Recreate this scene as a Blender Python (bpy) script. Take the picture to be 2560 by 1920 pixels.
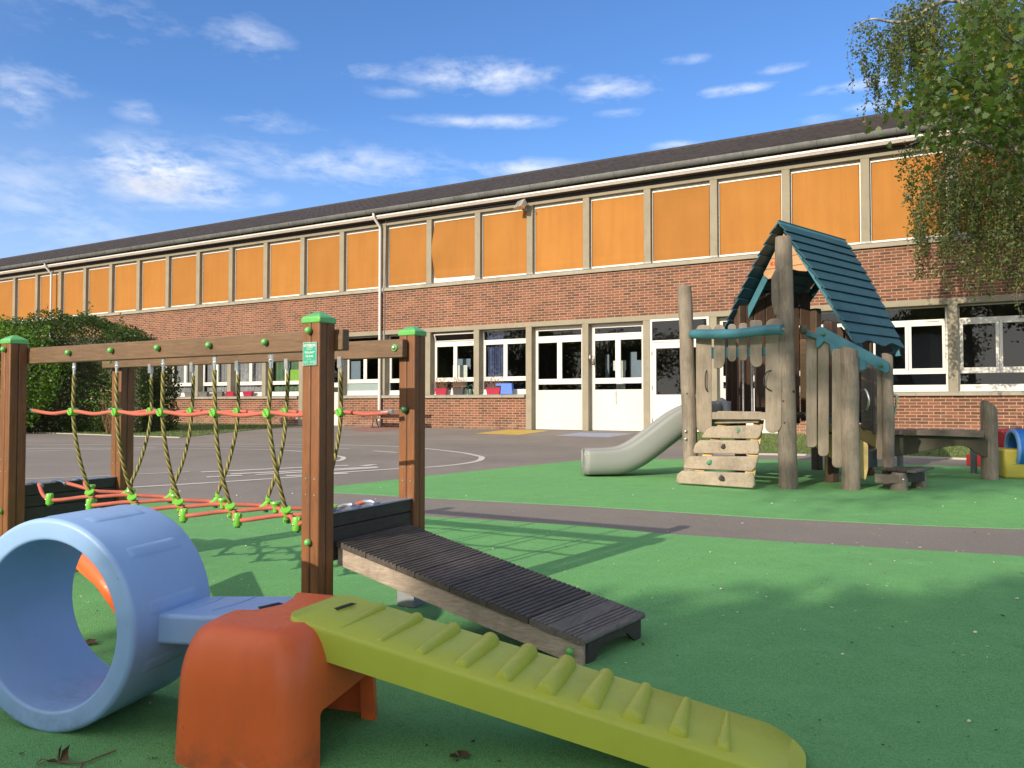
import bpy, bmesh, math, random
import numpy as np
from mathutils import Matrix, Vector, noise as mnoise
R = math.radians
random.seed(7); rng = np.random.default_rng(7)
scene = bpy.context.scene
for o in list(bpy.data.objects): bpy.data.objects.remove(o)
C = scene.collection
# ------------------------------------------------------------------ camera
FPX, PITCH, CAMH = 1888.26, 0.0262478, 0.9
cd = bpy.data.cameras.new('camera'); cam = bpy.data.objects.new('camera', cd); C.objects.link(cam)
cd.sensor_width = 36; cd.lens = 36 * FPX / 2560; cd.clip_start = .05; cd.clip_end = 2000
cam.location = (0, 0, CAMH); cam.rotation_euler = (R(90) + PITCH, 0, 0)
scene.camera = cam
# ------------------------------------------------------------------ light
SUN_EL = R(24); SDIR = Vector((-.619, -.785, 0)).normalized()
sd = SDIR * math.cos(SUN_EL) + Vector((0, 0, math.sin(SUN_EL)))
sl = bpy.data.lights.new('sun', 'SUN'); sl.energy = 4.2; sl.angle = R(.53); sl.color = (1, .88, .71)
so = bpy.data.objects.new('sun', sl); C.objects.link(so); so.rotation_euler = sd.to_track_quat('Z', 'Y').to_euler()
scene.view_settings.view_transform = 'Standard'; scene.view_settings.look = 'None'
scene.view_settings.exposure = 0.38; scene.view_settings.gamma = 1
scene.cycles.max_bounces = 6; scene.cycles.transparent_max_bounces = 12
scene.cycles.sample_clamp_indirect = 6
SKY_STRENGTH = 0.15

class NT:
    """small node helper"""
    def __init__(s, tree): s.t = tree; s.n = tree.nodes; s.l = tree.links
    def node(s, typ, **kw):
        n = s.n.new(typ)
        for k, v in kw.items():
            if k[0] == '_': n.inputs[k[1:].replace('_', ' ')].default_value = v
            else: setattr(n, k, v)
        return n
    def setin(s, sock, v):
        if isinstance(v, bpy.types.NodeSocket): s.l.new(v, sock)
        elif isinstance(v, (tuple, list)) and len(v) == 3 and sock.type == 'RGBA': sock.default_value = (*v, 1)
        else: sock.default_value = v
    def math(s, op, a, b=None, c=None, clamp=False):
        n = s.n.new('ShaderNodeMath'); n.operation = op; n.use_clamp = clamp
        for i, v in enumerate((a, b, c)):
            if v is not None: s.setin(n.inputs[i], v)
        return n.outputs[0]
    def mix(s, f, a, b, blend='MIX'):
        n = s.n.new('ShaderNodeMix'); n.data_type = 'RGBA'; n.blend_type = blend
        s.setin(n.inputs[0], f); s.setin(n.inputs[6], a); s.setin(n.inputs[7], b)
        return n.outputs[2]
    def noise(s, vec, scale, detail=3, rough=.55, dist=0):
        n = s.n.new('ShaderNodeTexNoise'); s.l.new(vec, n.inputs['Vector'])
        n.inputs['Scale'].default_value = scale; n.inputs['Detail'].default_value = detail
        n.inputs['Roughness'].default_value = rough; n.inputs['Distortion'].default_value = dist
        return n.outputs['Fac']
    def ramp(s, f, a, b, lo=0., hi=1.):
        n = s.n.new('ShaderNodeMapRange'); s.setin(n.inputs[0], f)
        for i, v in enumerate((a, b, lo, hi)): n.inputs[i + 1].default_value = v
        return n.outputs[0]
    def scalevec(s, vec, sc):
        n = s.n.new('ShaderNodeMapping'); s.l.new(vec, n.inputs[0]); n.inputs['Scale'].default_value = sc
        return n.outputs[0]

# ------------------------------------------------------------------ sky with clouds
def px_dir(px, py):
    return math.atan2((px - 1280) / FPX, 1), PITCH + math.atan2((960 - py) / FPX, math.hypot(1, (px - 1280) / FPX))
def build_world():
    w = bpy.data.worlds.new('World'); scene.world = w; w.use_nodes = True
    T = NT(w.node_tree); T.n.clear()
    sky = T.node('ShaderNodeTexSky', sky_type='NISHITA', sun_disc=False, sun_elevation=SUN_EL,
                 sun_rotation=math.atan2(SDIR.x, SDIR.y), air_density=1.0, dust_density=.6, ozone_density=2.5, altitude=50)
    co = T.n.new('ShaderNodeTexCoord').outputs['Generated']
    sp = T.n.new('ShaderNodeSeparateXYZ'); T.l.new(co, sp.inputs[0])
    az = T.math('ARCTAN2', sp.outputs[0], sp.outputs[1]); el = T.math('ARCSINE', sp.outputs[2])
    cb = T.n.new('ShaderNodeCombineXYZ'); T.l.new(az, cb.inputs[0]); T.l.new(el, cb.inputs[1])
    # cloud fields: (centre px, centre py, half width, half height, strength) in photo pixels of the sky
    K = 1.1573
    fields = [(335, 378, 120, 46, 1.9), (440, 408, 95, 24, 1.5), (30, 215, 75, 50, .8), (60, 430, 180, 90, .5), (130, 490, 230, 45, .5),
              (100, 185, 100, 18, .6), (1035, 165, 160, 34, 1.15), (790, 155, 90, 13, .6), (1320, 190, 95, 34, .95), (1340, 245, 60, 14, .6),
              (1060, 263, 160, 16, .85), (570, 266, 100, 16, .5), (740, 358, 330, 30, .75), (1130, 365, 150, 22, .9), (530, 85, 90, 36, .6),
              (1490, 130, 65, 18, .6), (1600, 195, 95, 22, .9), (1700, 150, 70, 16, .7), (1850, 190, 95, 24, .95), (1900, 232, 80, 16, .8),
              (1460, 316, 55, 14, .8), (860, 200, 80, 12, .45), (300, 245, 60, 18, .55), (800, 398, 110, 16, .5), (560, 425, 60, 18, .55), (200, 30, 200, 35, .35),
              (1770, 262, 60, 14, .6)]
    acc = None; warm = None
    for i, (x, y, hw, hh, st) in enumerate(fields):
        a0, e0 = px_dir(x * K, y * K); a1, e1 = px_dir((x + hw) * K, (y - hh) * K)
        u = T.math('MULTIPLY', T.math('SUBTRACT', az, a0), 1 / abs(a1 - a0))
        v = T.math('MULTIPLY', T.math('SUBTRACT', el, e0), 1 / max(abs(e1 - e0), .006))
        d = T.math('ADD', T.math('MULTIPLY', u, u), T.math('MULTIPLY', v, v))
        g = T.math('MULTIPLY', T.math('EXPONENT', T.math('MULTIPLY', d, -.9)), st)
        acc = g if acc is None else T.math('MAXIMUM', acc, g)
        if i == 0: warm = T.math('MULTIPLY', T.math('EXPONENT', T.math('MULTIPLY', d, -.7)), T.ramp(v, .35, -.5))
    n1 = T.noise(T.scalevec(cb.outputs[0], (9, 26, 1)), 1, 6, .62, .35)
    n2 = T.noise(T.scalevec(cb.outputs[0], (34, 80, 1)), 1, 5, .6, .2)
    nn = T.math('ADD', T.math('MULTIPLY', n1, .68), T.math('MULTIPLY', n2, .32))
    tex = T.ramp(nn, .37, .66); soft = T.ramp(nn, .25, .6)
    thin = T.math('MULTIPLY', T.ramp(T.noise(T.scalevec(cb.outputs[0], (4, 15, 1)), 1, 4, .6, .3), .50, .72), T.math('MULTIPLY', tex, .16))
    dens = T.math('ADD', T.math('MULTIPLY', acc, T.math('ADD', T.math('MULTIPLY', tex, .85), T.math('MULTIPLY', soft, .15))), thin)
    # clouds elsewhere in the sky
    outside = T.ramp(T.math('ABSOLUTE', az), .62, .95)
    dens2 = T.math('MULTIPLY', T.math('SUBTRACT', T.math('MULTIPLY', nn, 2.6), .95), outside)
    dens = T.math('MAXIMUM', dens, dens2)
    dens = T.ramp(dens, .10, 1.15); dens = T.math('MINIMUM', dens, .86)
    dens = T.math('POWER', dens, 1.05)
    hz = T.math('MULTIPLY', T.ramp(el, .05, .36, .62, .0), T.ramp(az, .15, -.6, .25, 1.))
    bg = T.n.new('ShaderNodeBackground'); bg.inputs[1].default_value = SKY_STRENGTH
    tint = T.mix(1, sky.outputs[0], (.56, .79, 1.08), 'MULTIPLY')
    white = (5.4, 5.65, 6.2); grey = (3.9, 4.0, 4.5)
    cl = T.mix(T.math('MULTIPLY', warm, 1, clamp=True), white, grey)
    col = T.mix(T.math('MULTIPLY', hz, 1), tint, (3.4, 4.1, 5.3))
    col = T.mix(dens, col, cl)
    # the sky towards the sun is hazier and brighter
    sv = sd; dt = T.math('ADD', T.math('ADD', T.math('MULTIPLY', sp.outputs[0], sv.x), T.math('MULTIPLY', sp.outputs[1], sv.y)), T.math('MULTIPLY', sp.outputs[2], sv.z))
    sun_side = T.math('POWER', T.ramp(dt, -.15, .95), 1.5)
    col = T.mix(T.math('MULTIPLY', sun_side, .75), col, (9.6, 8.8, 7.8))
    T.l.new(col, bg.inputs[0])
    out = T.n.new('ShaderNodeOutputWorld'); T.l.new(bg.outputs[0], out.inputs[0])
build_world()

# ------------------------------------------------------------------ materials
MATS = {}
def mk(name, col, rough=.6, var=.12, vs=3., bump=0., bs=60., metal=0., spec=.5, axis=None, col2=None, dirt=0., spots=0., coat=0., stretch=14.):
    """general surface: base colour with broad variation, fine bump, optional grain along an axis, optional dirt"""
    m = bpy.data.materials.new(name); m.use_nodes = True; T = NT(m.node_tree); T.n.clear()
    b = T.n.new('ShaderNodeBsdfPrincipled'); out = T.n.new('ShaderNodeOutputMaterial'); T.l.new(b.outputs[0], out.inputs[0])
    co = T.n.new('ShaderNodeTexCoord').outputs['Object']
    c = col
    if axis:
        sc = [stretch, stretch, stretch]; sc['xyz'.index(axis)] = 1.
        gv = T.scalevec(co, sc)
        g1 = T.noise(gv, 4, 5, .65, 1.2); g2 = T.noise(gv, 14, 4, .7, .4)
        g = T.math('ADD', T.math('MULTIPLY', g1, .6), T.math('MULTIPLY', g2, .4))
        c2 = col2 or tuple(x * .45 for x in col)
        c = T.mix(T.ramp(g, .34, .66), c2, col)
    elif col2:
        c = T.mix(T.ramp(T.noise(co, vs * 2, 5, .6), .38, .64), col2, col)
    if var:
        nv = T.noise(co, vs, 4, .6)
        f = T.ramp(nv, .3, .7, 1 - var, 1 + var)
        hs = T.n.new('ShaderNodeHueSaturation'); T.setin(hs.inputs['Color'], c if not isinstance(c, tuple) else (*c,)); T.l.new(f, hs.inputs['Value']); c = hs.outputs[0]
    if dirt:
        nd = T.noise(T.scalevec(co, (1, 1, .35)), 7, 6, .7)
        c = T.mix(T.ramp(nd, .52, .75, 0, dirt), c, (.05, .045, .035))
    if spots:
        sc1 = T.noise(T.scalevec(co, (3, 40, 9)), 2.2, 5, .75, .8); sc2 = T.noise(T.scalevec(co, (38, 4, 7)), 2.0, 5, .75, .8)
        c = T.mix(T.ramp(T.math('MAXIMUM', sc1, sc2), .66, .74, 0, .38), c, tuple(min(1, x * .55 + .30) for x in col))
        sp_z = T.n.new('ShaderNodeSeparateXYZ'); T.l.new(co, sp_z.inputs[0])
        c = T.mix(T.math('MULTIPLY', T.ramp(sp_z.outputs[2], .10, .0, 0, .55), T.ramp(T.noise(co, 16, 5, .7), .4, .65)), c, (.09, .075, .05))
        vo = T.node('ShaderNodeTexVoronoi', _Scale=9.); T.l.new(co, vo.inputs['Vector'])
        c = T.mix(T.ramp(vo.outputs['Distance'], .05, .02, 0, spots), c, (.03, .03, .025))
    T.setin(b.inputs['Base Color'], c)
    nr = T.noise(co, bs * .4, 3, .6); T.l.new(T.ramp(nr, .3, .7, max(rough - .1, .02), min(rough + .1, 1)), b.inputs['Roughness'])
    b.inputs['Metallic'].default_value = metal; b.inputs['Specular IOR Level'].default_value = spec
    if coat: b.inputs['Coat Weight'].default_value = coat; b.inputs['Coat Roughness'].default_value = .2
    if bump:
        bn = T.n.new('ShaderNodeBump'); bn.inputs['Strength'].default_value = min(bump, 1); bn.inputs['Distance'].default_value = .004 if not axis else .003
        hgt = g if axis else T.noise(co, bs, 4, .65)
        T.l.new(hgt, bn.inputs['Height']); T.l.new(bn.outputs[0], b.inputs['Normal'])
    MATS[name] = m; return m

def mk_brick():
    m = bpy.data.materials.new('brickwork'); m.use_nodes = True; T = NT(m.node_tree)
    b = T.n['Principled BSDF']; co = T.n.new('ShaderNodeTexCoord').outputs['Object']
    sp = T.n.new('ShaderNodeSeparateXYZ'); T.l.new(co, sp.inputs[0])
    wob = T.noise(co, 9, 2); 
    cb = T.n.new('ShaderNodeCombineXYZ')
    T.l.new(T.math('ADD', sp.outputs[0], T.math('MULTIPLY', wob, .012)), cb.inputs[0])
    T.l.new(T.math('ADD', sp.outputs[2], T.math('MULTIPLY', wob, .008)), cb.inputs[1])
    br = T.node('ShaderNodeTexBrick', offset=.42, squash=1., _Scale=1., _Mortar_Size=.0105, _Mortar_Smooth=.25, _Bias=-.1, _Brick_Width=.285, _Row_Height=.0872)
    T.l.new(cb.outputs[0], br.inputs['Vector'])
    br.inputs['Color1'].default_value = (.215, .088, .055, 1); br.inputs['Color2'].default_value = (.072, .043, .033, 1)
    br.inputs['Mortar'].default_value = (.42, .265, .175, 1)
    # broad stains and per-region variation
    hs = T.n.new('ShaderNodeHueSaturation'); T.l.new(br.outputs['Color'], hs.inputs['Color'])
    T.l.new(T.ramp(T.noise(co, .8, 5, .6), .3, .7, .85, 1.18), hs.inputs['Value'])
    fine = T.noise(co, 40, 4, .7)
    c = T.mix(T.ramp(fine, .35, .75, 0, .3), hs.outputs[0], (.16, .10, .07))
    st = T.noise(T.scalevec(co, (3, 3, .7)), 1.3, 5, .7)
    c = T.mix(T.ramp(st, .60, .78, 0, .35), c, (.34, .29, .22))
    low = T.ramp(sp.outputs[2], .05, .45, .35, 0)
    c = T.mix(T.math('MULTIPLY', low, T.ramp(T.noise(co, 3, 4), .4, .65)), c, (.33, .26, .19))
    T.l.new(c, b.inputs['Base Color']); b.inputs['Roughness'].default_value = .9; b.inputs['Specular IOR Level'].default_value = .2
    bn = T.n.new('ShaderNodeBump'); bn.inputs['Strength'].default_value = .6; bn.inputs['Distance'].default_value = .008
    T.l.new(T.math('ADD', T.math('MULTIPLY', br.outputs['Fac'], -1), T.math('MULTIPLY', fine, .3)), bn.inputs['Height']); T.l.new(bn.outputs[0], b.inputs['Normal'])
    return m

def mk_rubber():
    m = bpy.data.materials.new('green rubber granules'); m.use_nodes = True; T = NT(m.node_tree)
    b = T.n['Principled BSDF']; co = T.n.new('ShaderNodeTexCoord').outputs['Object']
    vo = T.node('ShaderNodeTexVoronoi', _Scale=330.); T.l.new(co, vo.inputs['Vector'])
    sp = T.n.new('ShaderNodeSeparateColor'); T.l.new(vo.outputs['Color'], sp.inputs[0])
    c = T.mix(T.ramp(sp.outputs[0], 0, 1, 0, 1), (.085, .27, .085), (.20, .50, .175))
    c = T.mix(T.ramp(sp.outputs[1], .9, .95, 0, .55), c, (.16, .17, .05))
    c = T.mix(T.ramp(T.noise(co, .55, 6, .62), .4, .68, 0, .62), c, (.13, .31, .125))
    c = T.mix(T.ramp(T.noise(co, 4.5, 6, .7), .48, .72, 0, .35), c, (.22, .50, .20))
    c = T.mix(T.ramp(T.noise(co, 1.7, 7, .75), .58, .76, 0, .5), c, (.09, .17, .07))
    T.l.new(c, b.inputs['Base Color']); b.inputs['Roughness'].default_value = .88; b.inputs['Specular IOR Level'].default_value = .22
    bn = T.n.new('ShaderNodeBump'); bn.inputs['Strength'].default_value = .9; bn.inputs['Distance'].default_value = .0028
    h = T.math('ADD', T.math('MULTIPLY', vo.outputs['Distance'], -1), T.math('MULTIPLY', T.noise(co, 90, 3), .9))
    T.l.new(h, bn.inputs['Height']); T.l.new(bn.outputs[0], b.inputs['Normal'])
    return m
def mk_asphalt():
    m = bpy.data.materials.new('worn asphalt'); m.use_nodes = True; T = NT(m.node_tree)
    b = T.n['Principled BSDF']; co = T.n.new('ShaderNodeTexCoord').outputs['Object']
    c = T.mix(T.ramp(T.noise(co, .35, 6, .6), .35, .68), (.172, .153, .136), (.228, .204, .180))
    c = T.mix(T.ramp(T.noise(T.scalevec(co, (1, .35, 1)), 2.2, 6, .7), .52, .74, 0, .45), c, (.135, .118, .102))
    vo = T.node('ShaderNodeTexVoronoi', _Scale=140.); T.l.new(co, vo.inputs['Vector'])
    sp = T.n.new('ShaderNodeSeparateColor'); T.l.new(vo.outputs['Color'], sp.inputs[0])
    c = T.mix(T.ramp(sp.outputs[0], .55, 1, 0, .3), c, (.34, .31, .27))
    T.l.new(c, b.inputs['Base Color']); b.inputs['Roughness'].default_value = .9; b.inputs['Specular IOR Level'].default_value = .25
    bn = T.n.new('ShaderNodeBump'); bn.inputs['Strength'].default_value = .6; bn.inputs['Distance'].default_value = .003
    T.l.new(vo.outputs['Distance'], bn.inputs['Height']); T.l.new(bn.outputs[0], b.inputs['Normal'])
    return m
def mk_grass():
    m = bpy.data.materials.new('grass'); m.use_nodes = True; T = NT(m.node_tree)
    b = T.n['Principled BSDF']; g = T.n.new('ShaderNodeNewGeometry'); co = T.n.new('ShaderNodeTexCoord').outputs['Object']
    c = T.mix(g.outputs['Random Per Island'], (.05, .10, .018), (.13, .19, .04))
    c = T.mix(T.ramp(T.noise(co, 1.2, 3), .45, .7, 0, .5), c, (.17, .18, .06))
    T.l.new(c, b.inputs['Base Color']); b.inputs['Roughness'].default_value = .7
    return m
def mk_leaf(name, dark, light, odd=None, transl=.35):
    m = bpy.data.materials.new(name); m.use_nodes = True; T = NT(m.node_tree); T.n.clear()
    g = T.n.new('ShaderNodeNewGeometry'); co = T.n.new('ShaderNodeTexCoord').outputs['Object']
    f = T.math('ADD', T.math('MULTIPLY', g.outputs['Random Per Island'], .6), T.math('MULTIPLY', T.ramp(T.noise(co, 1.1, 3), .35, .65), .4))
    c = T.mix(f, dark, light)
    if odd: c = T.mix(T.ramp(g.outputs['Random Per Island'], .93, .95, 0, 1), c, odd)
    p = T.n.new('ShaderNodeBsdfPrincipled'); T.l.new(c, p.inputs['Base Color']); p.inputs['Roughness'].default_value = .45; p.inputs['Specular IOR Level'].default_value = .4
    tr = T.n.new('ShaderNodeBsdfTranslucent'); T.l.new(T.mix(.5, c, (.25, .32, .03)), tr.inputs[0])
    ms = T.n.new('ShaderNodeMixShader'); ms.inputs[0].default_value = transl; T.l.new(p.outputs[0], ms.inputs[1]); T.l.new(tr.outputs[0], ms.inputs[2])
    out = T.n.new('ShaderNodeOutputMaterial'); T.l.new(ms.outputs[0], out.inputs[0])
    return m
def mk_glass():
    m = bpy.data.materials.new('window glass'); m.use_nodes = True; T = NT(m.node_tree); T.n.clear()
    fr = T.n.new('ShaderNodeFresnel'); fr.inputs[0].default_value = 1.5
    tr = T.n.new('ShaderNodeBsdfTransparent'); tr.inputs[0].default_value = (.90, .93, .92, 1)
    gl = T.n.new('ShaderNodeBsdfGlossy'); gl.inputs['Roughness'].default_value = .01; gl.inputs[0].default_value = (.9, .9, .9, 1)
    ms = T.n.new('ShaderNodeMixShader'); T.l.new(T.math('MULTIPLY', fr.outputs[0], 1.5, clamp=True), ms.inputs[0]); T.l.new(tr.outputs[0], ms.inputs[1]); T.l.new(gl.outputs[0], ms.inputs[2])
    out = T.n.new('ShaderNodeOutputMaterial'); T.l.new(ms.outputs[0], out.inputs[0])
    return m
def mk_fabric():
    m = bpy.data.materials.new('orange blind fabric'); m.use_nodes = True; T = NT(m.node_tree)
    b = T.n['Principled BSDF']; co = T.n.new('ShaderNodeTexCoord').outputs['Object']
    oi = T.n.new('ShaderNodeObjectInfo')
    c = T.mix(T.ramp(T.noise(T.scalevec(co, (1, 1, .6)), 1.1, 4, .6), .3, .7), (.345, .145, .026), (.385, .165, .032))
    hs = T.n.new('ShaderNodeHueSaturation'); T.l.new(c, hs.inputs['Color']); T.l.new(T.ramp(oi.outputs['Random'], 0, 1, .86, 1.06), hs.inputs['Value'])
    st = T.noise(T.scalevec(co, (3.5, 1, .22)), 1.6, 4, .6); T.l.new(T.mix(T.ramp(st, .45, .8, 0, .35), hs.outputs[0], (.27, .10, .018)), b.inputs['Base Color']); b.inputs['Roughness'].default_value = .75; b.inputs['Specular IOR Level'].default_value = .25
    w = T.noise(T.scalevec(co, (2.2, 1, .7)), 1.3, 3, .5)
    bn = T.n.new('ShaderNodeBump'); bn.inputs['Strength'].default_value = .35; bn.inputs['Distance'].default_value = .05
    T.l.new(w, bn.inputs['Height']); T.l.new(bn.outputs[0], b.inputs['Normal'])
    return m
M_brick, M_rubber, M_asphalt, M_grass, M_glass, M_fabric = mk_brick(), mk_rubber(), mk_asphalt(), mk_grass(), mk_glass(), mk_fabric()
M_conc = mk('beige concrete', (.275, .245, .18), .85, .10, 1.2, .5, 40, spec=.2, dirt=.25)
M_sill = mk('sill concrete', (.31, .28, .22), .85, .10, 2, .4, 50, spec=.2, dirt=.35)
M_zinc = mk('zinc flashing', (.22, .23, .22), .5, .2, 2, .2, 30, metal=.3)
M_gutter = mk('zinc gutter', (.12, .125, .12), .65, .22, 1.5, .1, 20, metal=.25, dirt=.35)
M_white = mk('white frame paint', (.66, .64, .58), .4, .03, 1, .05, 30, spec=.4)
M_panel = mk('white door panel', (.58, .565, .52), .5, .03, .8, .05, 20, spec=.3, dirt=.06)
M_pvc = mk('pale grey plastic pipe', (.58, .55, .52), .4, .06, 2)
M_tile = mk('brown roof tile', (.042, .038, .042), .8, .3, 3, .6, 60, spec=.25, col2=(.062, .053, .054))
M_fascia = mk('cream fascia board', (.30, .26, .22), .6, .1, 1, dirt=.3)
M_eaveshade = mk('dark eaves shade board', (.055, .045, .042), .8, .15, 1)  # dark brown standing in for shade under the eaves
M_soffit = mk('grey soffit board', (.09, .08, .075), .8, .1, 1)
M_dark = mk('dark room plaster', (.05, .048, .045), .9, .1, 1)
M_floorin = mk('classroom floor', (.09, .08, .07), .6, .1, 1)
M_curtain = mk('grey curtain', (.25, .25, .27), .9, .15, 6)
M_curtblue = mk('blue curtain', (.06, .08, .17), .9, .2, 4)
M_curtgreen = mk('green curtain', (.10, .17, .10), .9, .2, 4)
M_paper = mk('white paper', (.62, .66, .62), .8, .05, 3)
M_frost = mk('frosted pane', (.26, .33, .31), .35, .08, 1)
M_limecard = mk('lime card', (.22, .42, .06), .8, .08, 3)
M_bluecard = mk('blue grey card', (.16, .21, .27), .7, .08, 3)
M_postV = mk('stained post wood', (.27, .098, .026), .55, .18, 2.5, .5, axis='z', col2=(.13, .052, .02), dirt=.25)
M_beam = mk('stained beam wood', (.20, .115, .058), .6, .18, 2, .6, axis='x', col2=(.10, .055, .028), dirt=.2)
M_darkwood = mk('dark board wood', (.055, .042, .033), .6, .15, 2, .6, axis='y', col2=(.026, .02, .017))
M_deck = mk('black weathered deck board', (.11, .088, .068), .62, .25, 4, .7, axis='y', col2=(.035, .03, .027), dirt=.2)
M_decklight = mk('grey weathered deck board', (.19, .165, .14), .7, .2, 4, .6, axis='y', col2=(.07, .062, .055))
M_rampside = mk('bleached side board', (.52, .42, .33), .7, .14, 2, .6, axis='x', col2=(.27, .205, .15), dirt=.35)
M_caps = mk('green plastic cap', (.13, .44, .10), .3, .05, 3, coat=.3)
M_lime = mk('bright green plastic', (.16, .50, .05), .32, .06, 5, .05, 60, coat=.2)
M_dgreen = mk('dark green plastic', (.03, .12, .045), .4, .08, 4)
M_red = mk('salmon red rope', (.50, .125, .085), .8, .12, 8, .6, 300)
M_steel = mk('galvanised steel', (.62, .62, .60), .32, .1, 6, .1, 40, metal=.85)
M_bluesteel = mk('blue grey steel', (.35, .38, .48), .35, .1, 6, metal=.7)
M_footsteel = mk('grey post shoe', (.24, .25, .27), .6, .1, 3, metal=.2)
M_tube = mk('sky blue moulded plastic', (.28, .44, .72), .42, .06, 2.5, .05, 160, spec=.45, dirt=.10, spots=.35)
M_tubein = M_tube
M_orange = mk('orange moulded plastic', (.74, .135, .032), .42, .07, 2.5, .05, 160, spec=.45, dirt=.12, spots=.3)
M_ramp = mk('lime moulded plastic', (.45, .50, .055), .40, .07, 2.5, .06, 170, spec=.5, dirt=.10)
M_blackprint = mk('black lettering', (.012, .012, .012), .5, 0)
M_whiteprint = mk('white lettering', (.8, .8, .78), .5, 0)
M_redprint = mk('red lettering', (.55, .03, .02), .5, 0)
M_sign = mk('green sign plate', (.035, .36, .22), .35, .05, 4)
M_signedge = mk('white sign edge', (.75, .75, .70), .4, 0)
M_log = mk('grey weathered log', (.29, .235, .18), .75, .28, 2.2, .8, axis='z', col2=(.15, .122, .095), stretch=10., dirt=.55)
M_plank = mk('weathered plank', (.30, .245, .185), .75, .18, 3, .8, axis='z', col2=(.21, .17, .13), stretch=10., dirt=.4)
M_climb = mk('weathered climbing plank', (.42, .34, .25), .75, .2, 4, .8, axis='x', col2=(.25, .205, .155), stretch=9., dirt=.5)
M_darkplank = mk('dark brown plank', (.10, .058, .032), .7, .2, 3, .6, axis='z', col2=(.045, .027, .018), stretch=10.)
M_gable = mk('varnished gable board', (.55, .33, .16), .5, .12, 3, .3, axis='x', col2=(.42, .22, .10), stretch=8.)
M_teal = mk('teal painted wood', (.05, .17, .215), .45, .14, 3, .4, 60, spec=.4, dirt=.2)
M_roofteal = mk('dark teal shingle board', (.022, .075, .10), .5, .14, 3, .4, 50, spec=.4, dirt=.1)
M_slide = mk('grey moulded slide plastic', (.24, .25, .235), .5, .05, 1, .1, 80)
M_yellowp = mk('yellow plywood', (.50, .38, .15), .6, .1, 3)
M_riser = mk('dark grey riser', (.06, .075, .085), .6, .1, 3)
M_holdd = mk('dark climbing hold', (.045, .04, .04), .6, .2, 8)
M_holdg = mk('green climbing hold', (.06, .22, .13), .5, .1, 8)
M_bench = mk('varnished bench wood', (.22, .105, .06), .6, .12, 3, .4, axis='x')
M_iron = mk('black iron', (.035, .03, .03), .5, .1, 5)
M_play = mk('weathered grey brown board', (.21, .165, .135), .75, .2, 3, .7, axis='x', col2=(.12, .095, .075), stretch=10.)
M_darkbeam = mk('dark arched beam', (.075, .065, .042), .75, .25, 3, .5)
M_ppot = mk('crimson pot plastic', (.36, .02, .05), .4, .05, 3)
M_gpot = mk('grey pot plastic', (.13, .125, .115), .5, .08, 3)
M_dpot = mk('charcoal pot plastic', (.05, .045, .045), .5, .08, 3)
M_bluebox = mk('blue crate plastic', (.07, .17, .62), .4, .05, 3)
M_cangreen = mk('dark green can plastic', (.03, .09, .05), .4, .05, 3)
M_drystem = mk('dry plant stems', (.22, .12, .07), .9, .3, 20)
M_kred = mk('red moulded plastic', (.42, .03, .03), .45, .08, 3)
M_kblue = mk('royal blue moulded plastic', (.012, .16, .55), .4, .05, 3)
M_kblueedge = mk('pale blue moulded rim', (.16, .34, .66), .45, .05, 3)
M_kyel = mk('yellow moulded plastic', (.50, .42, .06), .45, .08, 3)
M_shadeblock = mk('pale bounce render', (.72, .66, .56), .9, .06, 1)  # kept pale so the added block bounces fill light forward
M_trunk = mk('tree bark', (.12, .10, .08), .9, .3, 5, .8, 20)
M_birchbark = mk('pale birch bark', (.42, .40, .36), .8, .3, 3, .6, 20, col2=(.10, .09, .08))
M_twig = mk('dry twig', (.16, .11, .06), .9, .2, 20)
M_deadleaf = mk('dead brown leaf', (.10, .055, .03), .9, .3, 20)
M_litter = mk('dry pale litter', (.62, .58, .46), .9, .3, 30)
M_litterd = mk('dark leaf litter', (.045, .04, .02), .9, .3, 30)
M_linepaint = mk('worn white road paint', (.52, .49, .45), .8, .12, 3, .3, 60, dirt=.3)
M_redpaint = mk('faded red ground paint', (.24, .115, .095), .9, .1, 2, dirt=.3)
M_yelpaint = mk('faded yellow ground paint', (.48, .32, .06), .9, .1, 2, dirt=.4)
M_bluepaint = mk('faded blue ground paint', (.27, .30, .40), .9, .1, 2, dirt=.3)
M_kerb = mk('pale kerb stone', (.42, .39, .33), .9, .1, 3, dirt=.3)
M_lampglass = mk('lamp glass', (.5, .5, .47), .15, .1, 3, metal=.5)
M_bell = mk('aged brass', (.22, .19, .14), .4, .1, 8, metal=.8)

# rope with twisted strands
def mk_rope(name, a, b):
    m = bpy.data.materials.new(name); m.use_nodes = True; T = NT(m.node_tree)
    p = T.n['Principled BSDF']; uv = T.n.new('ShaderNodeUVMap').outputs[0]
    sp = T.n.new('ShaderNodeSeparateXYZ'); T.l.new(uv, sp.inputs[0])
    ph = T.math('ADD', T.math('MULTIPLY', sp.outputs[0], 3.), T.math('MULTIPLY', sp.outputs[1], 26.))
    s = T.math('ABSOLUTE', T.math('SUBTRACT', T.math('FRACT', ph), .5))
    co = T.n.new('ShaderNodeTexCoord').outputs['Object']
    c = T.mix(T.ramp(s, .12, .34), a, b)
    c = T.mix(T.ramp(T.noise(co, 40, 3), .4, .7, 0, .3), c, tuple(x * .5 for x in a))
    T.l.new(c, p.inputs['Base Color']); p.inputs['Roughness'].default_value = .85
    bn = T.n.new('ShaderNodeBump'); bn.inputs['Strength'].default_value = 1; bn.inputs['Distance'].default_value = .004
    bn.invert = True
    T.l.new(T.ramp(s, .1, .45), bn.inputs['Height']); T.l.new(bn.outputs[0], p.inputs['Normal'])
    return m
M_rope = mk_rope('twisted khaki rope', (.40, .34, .10), (.10, .09, .03))
M_redrope = mk_rope('salmon red rope weave', (.60, .13, .07), (.50, .10, .06))

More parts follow.
